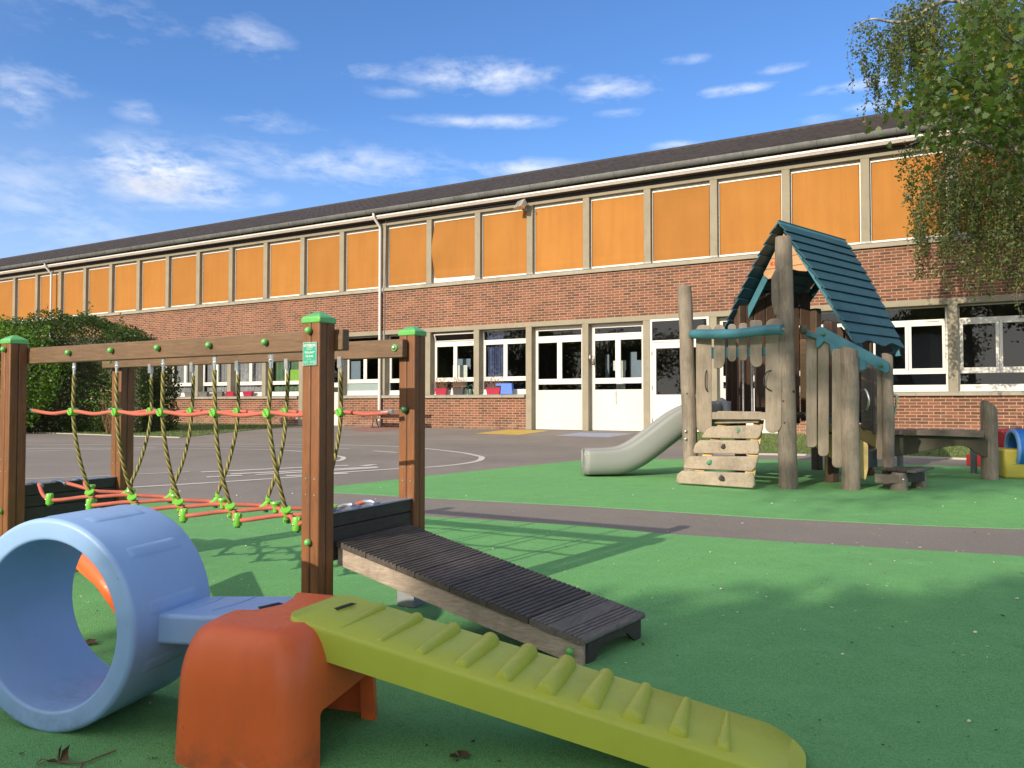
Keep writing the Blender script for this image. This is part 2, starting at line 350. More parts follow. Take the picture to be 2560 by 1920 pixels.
# ------------------------------------------------------------------ geometry helpers
ZUP = Vector((0, 0, 1))
WM = {}                       # world matrix of every root
def V(*a): return Vector(a)
class M:
    """collects shapes, then builds ONE mesh object"""
    def __init__(s): s.v = []; s.f = []; s.uv = {}
    def add(s, vs, fs):
        k = len(s.v); s.v += [Vector(p) for p in vs]; s.f += [tuple(i + k for i in f) for f in fs]; return s
    def hexa(s, p):            # bottom 4 (ccw from above) + top 4
        return s.add(p, [(3, 2, 1, 0), (4, 5, 6, 7), (0, 1, 5, 4), (1, 2, 6, 5), (2, 3, 7, 6), (3, 0, 4, 7)])
    def box(s, x0, x1, y0, y1, z0, z1):
        return s.hexa([(x0, y0, z0), (x1, y0, z0), (x1, y1, z0), (x0, y1, z0), (x0, y0, z1), (x1, y0, z1), (x1, y1, z1), (x0, y1, z1)])
    def obox(s, c, sx, sy, sz, rz=0, rx=0, ry=0):
        m = Matrix.Translation(c) @ Matrix.Rotation(rz, 4, 'Z') @ Matrix.Rotation(ry, 4, 'Y') @ Matrix.Rotation(rx, 4, 'X')
        p = [m @ V(a * sx / 2, b * sy / 2, d * sz / 2) for d in (-1, 1) for a, b in ((-1, -1), (1, -1), (1, 1), (-1, 1))]
        return s.hexa(p)
    def prism(s, poly, vec):   # polygon (3d points) extruded by vec
        n = len(poly); vec = Vector(vec); a = [Vector(p) for p in poly]; b = [p + vec for p in a]
        nrm = sum(((a[i] - a[0]).cross(a[(i + 1) % n] - a[0]) for i in range(n)), Vector())
        fl = nrm.dot(vec) > 0
        f = [tuple(range(n))[::-1] if fl else tuple(range(n)), tuple(range(n, 2 * n)) if fl else tuple(range(n, 2 * n))[::-1]]
        for i in range(n):
            j = (i + 1) % n
            f.append((i, j, n + j, n + i) if fl else (j, i, n + i, n + j))
        return s.add(a + b, f)
    def tube(s, path, rad, n=10, cap=True, uvlen=False):
        path = [Vector(p) for p in path]; k = len(path)
        if not hasattr(rad, '__len__'): rad = [rad] * k
        base = len(s.v); up = None; L = 0; lens = []
        for i, p in enumerate(path):
            t = (path[min(i + 1, k - 1)] - path[max(i - 1, 0)]).normalized()
            if i: L += (p - path[i - 1]).length
            lens.append(L)
            if up is None:
                up = t.orthogonal().normalized()
            else: up = (up - t * up.dot(t)).normalized()
            side = t.cross(up)
            for j in range(n):
                a = 2 * math.pi * j / n
                s.v.append(p + (up * math.cos(a) + side * math.sin(a)) * rad[i])
        for i in range(k - 1):
            for j in range(n):
                a = base + i * n + j; b = base + i * n + (j + 1) % n
                s.f.append((a, b, b + n, a + n))
                if uvlen: s.uv[len(s.f) - 1] = [(j / n, lens[i]), ((j + 1) / n, lens[i]), ((j + 1) / n, lens[i + 1]), (j / n, lens[i + 1])]
        if cap:
            s.f.append(tuple(base + j for j in range(n))[::-1]); s.f.append(tuple(base + (k - 1) * n + j for j in range(n)))
        return s
    def cyl(s, p0, p1, r0, r1=None, n=16): return s.tube([p0, p1], [r0, r0 if r1 is None else r1], n)
    def ball(s, c, r, n=14, m=8, sq=(1, 1, 1)):
        c = Vector(c); base = len(s.v)
        s.v.append(c + V(0, 0, -r * sq[2]))
        for i in range(1, m):
            a = -math.pi / 2 + math.pi * i / m
            for j in range(n):
                b = 2 * math.pi * j / n
                s.v.append(c + V(r * math.cos(a) * math.cos(b) * sq[0], r * math.cos(a) * math.sin(b) * sq[1], r * math.sin(a) * sq[2]))
        s.v.append(c + V(0, 0, r * sq[2])); top = len(s.v) - 1
        for j in range(n):
            s.f.append((base, base + 1 + (j + 1) % n, base + 1 + j))
            s.f.append((top, base + 1 + (m - 2) * n + j, base + 1 + (m - 2) * n + (j + 1) % n))
        for i in range(m - 2):
            for j in range(n):
                a = base + 1 + i * n + j; b = base + 1 + i * n + (j + 1) % n
                s.f.append((a, b, b + n, a + n))
        return s
    def build(s, name, mat, parent=None, smooth=None, bevel=0, segs=2, world=False, sub=0):
        me = bpy.data.meshes.new(name)
        vs = s.v
        if world and parent is not None:
            inv = WM[parent.name].inverted(); vs = [inv @ p for p in vs]
        me.from_pydata([tuple(p) for p in vs], [], s.f)
        if s.uv:
            uvl = me.uv_layers.new(name='UVMap')
            for fi, uvs in s.uv.items():
                for li, uv in zip(me.polygons[fi].loop_indices, uvs): uvl.data[li].uv = uv
        me.materials.append(mat); me.update()
        o = bpy.data.objects.new(name, me); C.objects.link(o)
        if parent is not None: o.parent = parent; WM[o.name] = WM[parent.name]
        else: WM[o.name] = Matrix()
        if smooth is not None:
            me.polygons.foreach_set('use_smooth', [True] * len(me.polygons)); me.set_sharp_from_angle(angle=R(smooth))
        if bevel:
            b = o.modifiers.new('bevel', 'BEVEL'); b.width = bevel; b.segments = segs; b.limit_method = 'ANGLE'; b.angle_limit = R(35)
            if smooth is None:
                me.polygons.foreach_set('use_smooth', [True] * len(me.polygons)); b.harden_normals = False
                me.set_sharp_from_angle(angle=R(40))
        if sub:
            q = o.modifiers.new('sub', 'SUBSURF'); q.levels = q.render_levels = sub
        return o
def root(name, loc, rz=0, label=None, cat=None, group=None):
    o = bpy.data.objects.new(name, None); C.objects.link(o); o.location = loc; o.rotation_euler = (0, 0, rz)
    o.empty_display_size = .1
    WM[o.name] = Matrix.Translation(loc) @ Matrix.Rotation(rz, 4, 'Z')
    if label: tag(o, label, cat, group)
    return o
def tag(o, label=None, cat=None, group=None, kind=None):
    if label: o['label'] = label
    if cat: o['category'] = cat
    if group: o['group'] = group
    if kind: o['kind'] = kind
    return o
# survey helpers: where a point measured on the photograph stands in the yard (metres)
_f = V(0, math.cos(PITCH), math.sin(PITCH)); _u = V(0, -math.sin(PITCH), math.cos(PITCH)); _r = V(1, 0, 0); _c = V(0, 0, CAMH)
def ray(px, py): return _f + _r * ((px - 1280) / FPX) + _u * ((960 - py) / FPX)
def G(px, py, z=0.): d = ray(px, py); return _c + d * ((z - CAMH) / d.z)
def P(px, py, y): d = ray(px, py); return _c + d * (y / d.y)

def text_part(txt, size, mat, parent, mtx, name='lettering', depth=.0006, bold=0., align='CENTER'):
    cu = bpy.data.curves.new(name, 'FONT'); cu.body = txt; cu.size = size; cu.align_x = align; cu.align_y = 'CENTER'
    cu.extrude = depth; cu.offset = bold
    t = bpy.data.objects.new('tmp', cu); C.objects.link(t)
    dg = bpy.context.evaluated_depsgraph_get(); me = bpy.data.meshes.new_from_object(t.evaluated_get(dg))
    bpy.data.objects.remove(t); bpy.data.curves.remove(cu)
    me.name = name; me.transform(WM[parent.name].inverted() @ mtx); me.materials.clear(); me.materials.append(mat)
    o = bpy.data.objects.new(name, me); C.objects.link(o); o.parent = parent; WM[o.name] = WM[parent.name]
    return o
def basis(o, x, y):           # matrix with local x, y directions at origin o
    x = Vector(x).normalized(); y = Vector(y); z = x.cross(y).normalized(); y = z.cross(x)
    m = Matrix((x, y, z)).transposed().to_4x4(); m.translation = o; return m
def bake_bool(o, cutters, op='DIFFERENCE'):
    for c in cutters:
        b = o.modifiers.new('cut', 'BOOLEAN'); b.operation = op; b.object = c; b.solver = 'EXACT'
    bpy.context.view_layer.update()
    dg = bpy.context.evaluated_depsgraph_get(); me = bpy.data.meshes.new_from_object(o.evaluated_get(dg))
    o.modifiers.clear(); o.data = me
    for c in cutters: bpy.data.objects.remove(c)
    me.polygons.foreach_set('use_smooth', [True] * len(me.polygons)); me.set_sharp_from_angle(angle=R(50))
    return o

# ------------------------------------------------------------------ ground
def sheet(name, pts, z, mat, kind='structure', skirt=.02):
    m = M(); m.prism([V(p[0], p[1], z - skirt) for p in pts], (0, 0, skirt)); o = m.build(name, mat); o['kind'] = kind; return o
g = M(); g.add([(-400, -400, 0), (400, -400, 0), (400, 400, 0), (-400, 400, 0)], [(0, 1, 2, 3)])
tag(g.build('ground', M_asphalt), kind='structure')
far_green = [(-2.02, 7.83), (-2.1, 7.93), (-2.04, 8.05), (-1.923, 8.237), (-1.369, 8.966), (-1.079, 9.407), (1.112, 12.036), (2.2, 12.25), (3.6, 12.2), (5.1, 11.9), (5.8, 11.2), (7.3, 10.5), (9.4, 9.6), (9.4, 3.2),
             (6.0, 4.65), (3.675, 5.448), (3.048, 5.594), (1.917, 6.013), (1.21, 6.376), (.698, 6.626), (-.831, 7.253), (-1.764, 7.66)]
sheet('rubber_play_surface', far_green, .004, M_rubber, skirt=.004)
near_green = [(-9, -4), (9, -4), (9, 2.6), (6.0, 3.45), (3.012, 4.47), (1.84, 4.902), (.997, 5.261), (.586, 5.57), (-.693, 6.049), (-2.79, 6.778), (-3.307, 6.946), (-6.5, 8.05), (-9, 8.9)]
sheet('rubber_play_surface', near_green, .004, M_rubber, skirt=.004)
def marking(name, pts, w, mat=M_linepaint, z=.004, close=False):
    m = M(); n = len(pts); P2 = [V(p[0], p[1]) for p in pts]; L, Rr = [], []
    for i in range(n):
        a = P2[i - 1] if (i or close) else P2[0]; b = P2[(i + 1) % n] if (i < n - 1 or close) else P2[-1]
        t = (b - a).normalized(); nn = Vector((-t.y, t.x)); L.append(P2[i] + nn * w / 2); Rr.append(P2[i] - nn * w / 2)
    vs = [(*p, z) for p in L] + [(*p, z) for p in Rr]
    fs = [(i, i + n, (i + 1) % n + n, (i + 1) % n) for i in range(n if close else n - 1)]
    m.add(vs, fs); return m
def smooth_path(pts, k=6):
    out = []; n = len(pts)
    for i in range(n - 1):
        p0, p1, p2, p3 = [Vector(pts[min(max(j, 0), n - 1)]) for j in (i - 1, i, i + 1, i + 2)]
        for s in range(k):
            t = s / k; out.append(.5 * ((2 * p1) + (p2 - p0) * t + (2 * p0 - 5 * p1 + 4 * p2 - p3) * t * t + (3 * p1 - p0 - 3 * p2 + p3) * t ** 3))
    out.append(Vector(pts[-1])); return out
def gp(*a): return [(G(x, y).x, G(x, y).y) for x, y in a]
oval = [(-13, 16.3), (-10.554, 16.47), (-8.489, 16.759), (-5.333, 16.808), (-3.853, 16.59), (-2.419, 15.92), (-1.737, 15.175), (-.966, 13.996), (-.595, 13.07), (-.502, 12.634), (-.541, 11.887), (-.777, 11.262), (-1.15, 10.75), (-1.615, 10.45), (-2.284, 9.85), (-2.538, 9.4), (-4.017, 8.2), (-6.2, 6.9)]
mk_m = marking('m', smooth_path(oval), .10)
for q in (marking('m', smooth_path(gp((60, 1198), (261, 1190), (474, 1180))), .06, z=.0042), marking('m', gp((68, 1122), (320, 1121), (390, 1118)), .10, z=.0044), marking('m', gp((68, 1128.5), (225, 1125), (300, 1123)), .09, z=.0046),
          marking('m', smooth_path(gp((322, 1124), (480, 1122.5), (640, 1124), (754, 1129), (810, 1136), (852, 1142), (859, 1146), (852, 1151), (838, 1154))), .085, z=.0048),
          marking('m', gp((504, 1116), (690, 1116.5), (876, 1122.5)), .07, z=.005), marking('m', gp((932, 1127.5), (993, 1132)), .10, z=.005)):
    mk_m.add(q.v, q.f)
for (a, b) in (((503, 1181), (870, 1164)), ((577, 1186), (945, 1168)), ((640, 1187.5), (945, 1170)), ((715, 1190.5), (870, 1184)), ((905, 1165.5), (937, 1162)), ((517, 1193.5), (605, 1189))):
    q = marking('m', gp(a, b), .13, z=.0052); mk_m.add(q.v, q.f)
tag(mk_m.build('ground_markings', M_linepaint), kind='structure')
for nm, mt, pts in (('red_ground_paint', M_redpaint, ((860, 1074), (905, 1068), (995, 1066), (1010, 1072), (950, 1079), (905, 1078))),
                    ('yellow_ground_paint', M_yelpaint, ((1185, 1084), (1272, 1074), (1373, 1077.2), (1297.5, 1087.7))),
                    ('blue_ground_paint', M_bluepaint, ((1384.5, 1089.5), (1450, 1081.5), (1585, 1084.5), (1519, 1094)))):
    q = M(); q.add([(p[0], p[1], .004) for p in gp(*pts)], [tuple(range(len(pts)))]); tag(q.build(nm, mt), kind='structure')

# grass strips (a soil sheet under many blades)
BYAW = .496985; BN = V(math.sin(BYAW), math.cos(BYAW), 0); BX = V(math.cos(BYAW), -math.sin(BYAW), 0); BO = BN * 23.378
def BP(x, y, z=0): return BO + BX * x + BN * y + V(0, 0, z)
def grass_strip(poly, n, h):
    vs = []; fs = []; poly2 = [Vector(p[:2]) for p in poly]
    xs = [p[0] for p in poly2]; ys = [p[1] for p in poly2]
    def inside(x, y):
        c = False; j = len(poly2) - 1
        for i in range(len(poly2)):
            if (poly2[i].y > y) != (poly2[j].y > y) and x < (poly2[j].x - poly2[i].x) * (y - poly2[i].y) / (poly2[j].y - poly2[i].y) + poly2[i].x: c = not c
            j = i
        return c
    k = 0
    while k < n:
        x = random.uniform(min(xs), max(xs)); y = random.uniform(min(ys), max(ys))
        if not inside(x, y): continue
        a = random.uniform(0, math.pi); w = random.uniform(.005, .013); hh = h * random.uniform(.4, 1.1) * (1 + .5 * mnoise.noise(V(x, y, 0)))
        dx, dy = math.cos(a) * w, math.sin(a) * w; lx, ly = random.gauss(0, hh * .4), random.gauss(0, hh * .4)
        b = len(vs); vs += [(x - dx, y - dy, .0), (x + dx, y + dy, .0), (x + lx, y + ly, hh)]; fs.append((b, b + 1, b + 2)); k += 1
    return vs, fs
M_soil = mk('turf base', (.08, .11, .03), .95, .3, 2)
gl = [(-19, 26.5), (-17.112, 25.275), (-15.5, 24.178), (-10.753, 21.223), (-8.834, 20.214), (-8.80, 21.0), (-8.893, 23.063), (-8.912, 28.077), (-8.7, 31.6), (-13, 34), (-22, 38.8), (-26, 40.9)]
gr = [tuple(BP(-7.2, -.1)[:2]), (3.634, 13.755), (4.396, 13.42), (6.486, 12.788), (7.498, 12.161), (8.029, 11.874), (14, 9.0), tuple(BP(13, -.1)[:2])]
for pl, n in ((gl, 42000), (gr, 52000)):
    vs, fs = grass_strip(pl, n, .06)
    m = M(); m.prism([V(p[0], p[1], .0) for p in pl], (0, 0, .012)); sh = m.build('turf_base', M_soil); sh['kind'] = 'structure'
    m = M(); m.add(vs, fs); tag(m.build('grass', M_grass), kind='stuff')
kb = marking('k', [(-17.3, 25.2), (-15.6, 24.05), (-10.75, 21.1), (-8.80, 20.08)], .09, z=.02); kb2 = marking('k', [(3.4, 13.72), (4.396, 13.34), (6.486, 12.7), (7.498, 12.08), (8.2, 11.75)], .07, z=.03)
for q in (kb, kb2):
    m = M(); n = len(q.v) // 2
    for i in range(n - 1):
        a, b, c, d = q.v[i], q.v[i + n], q.v[i + 1 + n], q.v[i + 1]
        z0 = V(0, 0, -q.v[0].z - .01); m.hexa([a + z0, b + z0, c + z0, d + z0, a, b, c, d])
    tag(m.build('kerb_edging', M_kerb, bevel=.006), kind='structure')

# ------------------------------------------------------------------ the school building
BLD = root('school_building', BO, -BYAW, 'long two storey brick school wing with orange blinds upstairs and white framed windows below', 'building')
XL, XR = -56., 14.
PW = .23; BAY = 2.13
def ux(i): return -11.87 + BAY * (i - 15)        # right edge of upper pier i
def lx(i): return ux(i) - .04                    # right edge of lower pier i
I0, I1 = -3, 22
# brickwork: upper band and the aprons under the ground floor windows
m = M(); m.box(XL, XR, .012, .30, 3.742, 5.268)
DOORS = (10, 15, 16, 17, 18)
aprons = [(XL, lx(10) - PW), (lx(11) - PW + .02, lx(15) - PW), (lx(19) - PW + .02, XR)]
aprons = [(XL, lx(10) - PW - .0), (lx(11) - .0 - PW, lx(15) - PW), (lx(19) - PW, XR)]
for a, b in aprons: m.box(a + (.0 if a == XL else PW), b, .02, .30, 0, 1.115)
m.build('brick_wall', M_brick, BLD)
# concrete frame
for nm, z0, z1 in (('lintel', 3.58, 3.74), ('lintel', 7.84, 8.06)):
    m = M(); m.box(XL, XR, 0, .34, z0, z1); m.build(nm, M_conc, BLD, bevel=.008)
for i in range(I0, I1 + 1):
    x = ux(i); m = M(); m.box(x - PW, x, .003, .33, 5.44, 7.84); m.build('pier', M_conc, BLD, bevel=.01)
    x = lx(i); full = (i in DOORS) or (i - 1) in DOORS
    m = M(); m.box(x - PW, x, .003, .33, 0 if full else 1.235, 3.58); m.build('pier', M_conc, BLD, bevel=.01)
m = M(); m.box(XL, XR, -.07, .30, 5.27, 5.395); m.hexa([V(XL, -.085, 5.396), V(XR, -.085, 5.396), V(XR, .3, 5.396), V(XL, .3, 5.396), V(XL, -.085, 5.405), V(XR, -.085, 5.405), V(XR, .3, 5.44), V(XL, .3, 5.44)])
m.build('sill', M_sill, BLD, bevel=.005)
m = M()
for i in range(I0, I1 + 1):
    x = ux(i); m.box(x - PW - .015, x + .015, -.012, .2, 5.42, 5.475)
m.build('flashing', M_zinc, BLD)
for a, b in aprons:
    a2 = a if a == XL else a + PW - .12
    m = M(); m.box(a2, b - .03, -.06, .30, 1.117, 1.215); m.build('sill', M_sill, BLD, bevel=.006)
    m = M(); m.box(a2 - .005, b - .025, -.068, .30, 1.2155, 1.235); m.build('sill_flashing', M_zinc, BLD)
# eaves
OV = -.28
m = M(); m.box(XL, XR, OV + .03, .34, 8.062, 8.085); m.build('soffit', M_soffit, BLD)
m = M(); m.box(XL, XR, OV, OV + .03, 8.06, 8.15); m.build('fascia', M_fascia, BLD)
m = M(); m.box(XL, XR, OV - .012, OV + .03, 8.151, 8.205); m.build('fascia_trim', M_white, BLD)
m = M(); m.box(XL, XR, OV + .004, OV + .03, 8.206, 8.40); m.build('fascia', M_eaveshade, BLD)  # top of the fascia coloured dark to imitate the gutter's shade
m = M(); m.box(XL, XR, -.012, -.001, 7.945, 8.058); m.build('eaves_shade', M_eaveshade, BLD)  # dark strip imitating the overhang's shade on the lintel
m = M(); nseg = 8; prof = [(OV - .02 - .085 + .085 * math.cos(math.pi + math.pi * k / nseg) + .0, 8.40 + .13 * math.sin(math.pi + math.pi * k / nseg)) for k in range(nseg + 1)]
prof = [(OV - .19, 8.425)] + [(OV - .105 - .085 * math.cos(math.pi * k / nseg), 8.40 - .15 * math.sin(math.pi * k / nseg)) for k in range(nseg + 1)] + [(OV - .01, 8.425)]
def sweep_x(m, prof, xs):
    n = len(prof); k = len(m.v)
    for x in xs:
        for (y, z) in prof: m.v.append(V(x, y, z))
    for a in range(len(xs) - 1):
        for j in range(n - 1):
            q = k + a * n + j; m.f.append((q, q + n, q + n + 1, q + 1))
sweep_x(m, prof, [XL, XR])
x = XL + .4
while x < XR: m.tube([V(x, p[0] , p[1]) + V(0, -.004, -.003) for p in prof[1:-1]], .012, 5); x += 1.02
gut = m.build('gutter', M_gutter, BLD, smooth=40)
# tiled roof: rows of rolled tiles as real relief
def tiled_roof():
    m = M(); TW = .30; RH = .36; y0, z0, y1, z1 = OV - .10, 8.44, 5.2, 10.72
    L = math.hypot(y1 - y0, z1 - z0); ty, tz = (y1 - y0) / L, (z1 - z0) / L; ny, nz = -tz, ty
    rows = int(L / RH) + 1; nx = int((XR - XL) / TW); ppt = 5
    prof = [(0, .0), (.22, .035), (.42, .045), (.62, .03), (.8, .004)]
    vs = []; fs = []
    rr = random.Random(3)
    for r in range(rows):
        s0 = r * RH; s1 = min(s0 + RH + .02, L)
        k = len(vs); cols = []
        for i in range(nx):
            jz = rr.uniform(-.008, .008)
            for (a, h) in prof: cols.append((XL + (i + a) * TW, h + jz))
        cols.append((XR, 0))
        for (s, lift) in ((s0, .0), (s0, .045), (s1, .012)):
            for (x, h) in cols:
                hh = h + lift if lift != .0 else h * .2 - .02
                vs.append((x, y0 + ty * s + ny * hh, z0 + tz * s + nz * hh))
        n = len(cols)
        for b in range(2):
            for j in range(n - 1):
                q = k + b * n + j; fs.append((q, q + 1, q + n + 1, q + n))
    m.add(vs, fs); m.box(XL, XR, y1 - .12, y1 + .12, z1 - .02, z1 + .10)
    m.hexa([V(XL, OV - .08, 8.38), V(XR, OV - .08, 8.38), V(XR, y1, z1 - .06), V(XL, y1, z1 - .06), V(XL, OV - .08, 8.43), V(XR, OV - .08, 8.43), V(XR, y1, z1 - .0), V(XL, y1, z1 - .0)])
    m.hexa([V(XL, y1, z1 - .1), V(XR, y1, z1 - .1), V(XR, 10.6, 8.3), V(XL, 10.6, 8.3), V(XL, y1, z1), V(XR, y1, z1), V(XR, 10.6, 8.4), V(XL, 10.6, 8.4)])
    return m
rf = tiled_roof().build('roof', M_tile, BLD)
# rear shell, floors and rooms
m = M(); m.box(XL, XR, 9.7, 10, 0, 8.4); m.box(XL - .3, XL, 0, 10, 0, 8.9); m.box(XR, XR + .3, 0, 10, 0, 8.9); m.build('rear_wall', M_conc, BLD)
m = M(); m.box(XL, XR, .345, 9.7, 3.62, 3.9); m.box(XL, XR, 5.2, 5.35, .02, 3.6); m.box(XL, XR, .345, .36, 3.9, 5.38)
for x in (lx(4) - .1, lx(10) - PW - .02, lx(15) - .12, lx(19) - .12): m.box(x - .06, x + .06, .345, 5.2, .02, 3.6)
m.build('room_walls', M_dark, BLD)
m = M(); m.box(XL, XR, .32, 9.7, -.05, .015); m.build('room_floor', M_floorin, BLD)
# upper windows with orange roller blinds
def upper_window(i):
    x0 = ux(i); x1 = ux(i + 1) - PW
    m = M(); y = .15
    m.box(x0, x1, y, y + .07, 7.735, 7.84); m.box(x0, x1, y, y + .06, 5.44, 5.505 + (.11 if i == 13 else 0))
    m.box(x0, x0 + .036, y + .004, y + .06, 5.505, 7.735); m.box(x1 - .036, x1, y + .004, y + .06, 5.505, 7.735)
    w = m.build('window', M_white, BLD, bevel=.006)
    m = M(); m.box(x0, x1, y + .085, y + .1, 5.45, 7.83); m.build('pane', M_glassdark, w)
    rr = random.Random(i + 50); lift = 0; bulge = (i == 13)
    zb = 5.505 + (.10 if bulge else 0) + (.012 * rr.random())
    nx_, nz_ = 22, 26; vs = []
    for a in range(nz_ + 1):
        z = zb + (7.735 - zb) * a / nz_
        for b in range(nx_ + 1):
            t = b / nx_; s = a / nz_
            x = x0 + .052 + (x1 - x0 - .104) * t
            dy = -.012 * math.sin(math.pi * t) * (1 - s) + .01 * math.sin(3 * t + i) * s + .012 * mnoise.noise(V(t * 2.2 + i * 7, s * 2.5, 0))
            if s < .11: dy -= .012 * math.exp(-((s - .075) / .02) ** 2)
            if bulge:
                # loose left edge billowing out
                e = math.exp(-((s - .52) / .34) ** 2); cr = max(0, .46 - t - .12 * abs(s - .5)) / .46
                dy -= .16 * cr * e; x -= .055 * e * max(0, .3 - t) / .3
                if s < .14: dy -= .05 * (1 - s / .14) * (.3 + .7 * t)
            vs.append((x, y + .02 + dy, z))
    m = M(); n = nx_ + 1; m.add(vs, [(a * n + b, a * n + b + 1, (a + 1) * n + b + 1, (a + 1) * n + b) for a in range(nz_) for b in range(nx_)])
    bl = m.build('blind', M_fabric, w, smooth=60)
    if bulge:
        bl['label'] = 'orange blind hanging loose and billowing'
        m = M(); m.box(x0 + .05, x1 - .05, y - .01, y + .02, zb - .012, zb + .03); m.build('bottom_rail', M_white, w, bevel=.004)
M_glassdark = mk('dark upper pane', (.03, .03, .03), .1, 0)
for i in range(I0, I1): upper_window(i)
# ground floor windows
def sash(m, x0, x1, z0, z1, y, w=.045, d=.05):
    m.box(x0, x0 + w, y, y + d, z0, z1); m.box(x1 - w, x1, y, y + d, z0, z1)
    m.box(x0 + w, x1 - w, y + .001, y + d, z0, z0 + w); m.box(x0 + w, x1 - w, y + .001, y + d, z1 - w, z1)
def pane(par, x0, x1, z0, z1, y, mat=None):
    m = M(); m.add([(x0, y, z0), (x1, y, z0), (x1, y, z1), (x0, y, z1)], [(0, 1, 2, 3)]); return m.build('pane', mat or M_glass, par)
def lower_window(i, kind='dark', tilt=False):
    x0 = lx(i); x1 = lx(i + 1) - PW; y = .27; xm = (x0 + x1) / 2
    m = M()
    m.box(x0, x0 + .05, y, y + .08, 1.236, 3.575); m.box(x1 - .05, x1, y, y + .08, 1.236, 3.575)          # outer frame
    m.box(x0 + .05, x1 - .05, y, y + .08, 3.535, 3.575); m.box(x0 + .05, x1 - .05, y - .01, y + .08, 1.236, 1.42)
    m.box(x0 + .05, x1 - .05, y - .006, y + .08, 3.115, 3.215)                                              # transom rail
    m.box(x0 + .05, x1 - .05, y - .006, y + .08, 1.72, 1.80)
    m.box(x0 - .0, x1 + .0, y - .05, y, 1.236, 1.26)
    w = m.build('window', M_white, BLD, bevel=.005)
    m = M(); m.box(x1 - .52, x1 - .2, y - .018, y - .007, 3.15, 3.165); m.build('vent', M_zinc, w)
    for a, b in ((x0 + .05, xm), (xm, x1 - .05)):
        m = M(); sash(m, a + .004, b - .004, 1.80, 3.115, y - .012, .075, .06); s = m.build('casement', M_white, w, bevel=.006)
        pane(s, a + .075, b - .075, 1.87, 3.045, y + .02)
    pane(w, x0 + .05, x1 - .05, 1.42, 1.72, y + .03, M_frost if kind == 'frost' else None)
    if tilt:
        m = M(); zz0, zz1 = 3.225, 3.535; sash(m, x0 + .06, x1 - .06, 0, zz1 - zz0, 0, .04, .04)
        rt = Matrix.Translation(V(0, y + .0, zz0)) @ Matrix.Rotation(R(26), 4, 'X') ; m.v = [rt @ p for p in m.v]
        tr = m.build('transom', M_white, w, bevel=.005, smooth=None); tr['label'] = 'transom tilted open'
        m = M(); m.add([(x0 + .09, .02, .03), (x1 - .09, .02, .03), (x1 - .09, .02, zz1 - zz0 - .03), (x0 + .09, .02, zz1 - zz0 - .03)], [(0, 1, 2, 3)]); m.v = list(m.v); m.v = [rt @ p for p in m.v]; m.build('pane', M_glass, tr)
    else: pane(w, x0 + .05, x1 - .05, 3.215, 3.535, y + .03)
    if kind in ('curtain', 'blue', 'green'):
        mt = {'curtain': M_curtain, 'blue': M_curtblue, 'green': M_curtgreen}[kind]
        m = M(); pts = []; n = 70
        a0, a1 = (x0 + .08, x1 - .08) if kind != 'blue' else (x0 + .10, xm - .15)
        for k in range(n + 1):
            t = k / n; pts.append((a0 + (a1 - a0) * t, y + .16 + .03 * math.sin(t * 46 + 2 * math.sin(t * 9 + i)) ))
        vs = [(p[0], p[1], 1.45) for p in pts] + [(p[0], p[1], 3.45) for p in pts]
        m.add(vs, [(k, k + 1, n + 2 + k, n + 1 + k) for k in range(n)]); m.build('curtain', mt, w, smooth=80)
    if kind == 'frost' or i == 9:
        m = M(); m.box(xm + .12, x1 - .1, y + .10, y + .11, 1.83, 2.35) if i == 9 else m.box(x0 + .13, x0 + .62, y + .10, y + .11, 1.86, 2.62)
        m.build('card', M_limecard if i == 9 else M_bluecard, w)
    if i == 13:
        m = M(); m.box(x0 + .62, x0 + 1.25, y + .35, y + .36, 1.55, 2.35); m.build('card', M_paper, w)
        m = M(); m.box(x0 + .6, x0 + 1.3, y + .5, y + .52, 2.2, 2.6); m.build('card', M_bluecard, w)
    return w
for i in range(I0, I1):
    if i in DOORS: continue
    kind = 'curtain' if i in (4, 5, 6, 7, 8) else 'green' if i == 9 else 'frost' if i == 11 else 'blue' if i == 14 else 'dark'
    lower_window(i, kind, tilt=(i in (13,)))
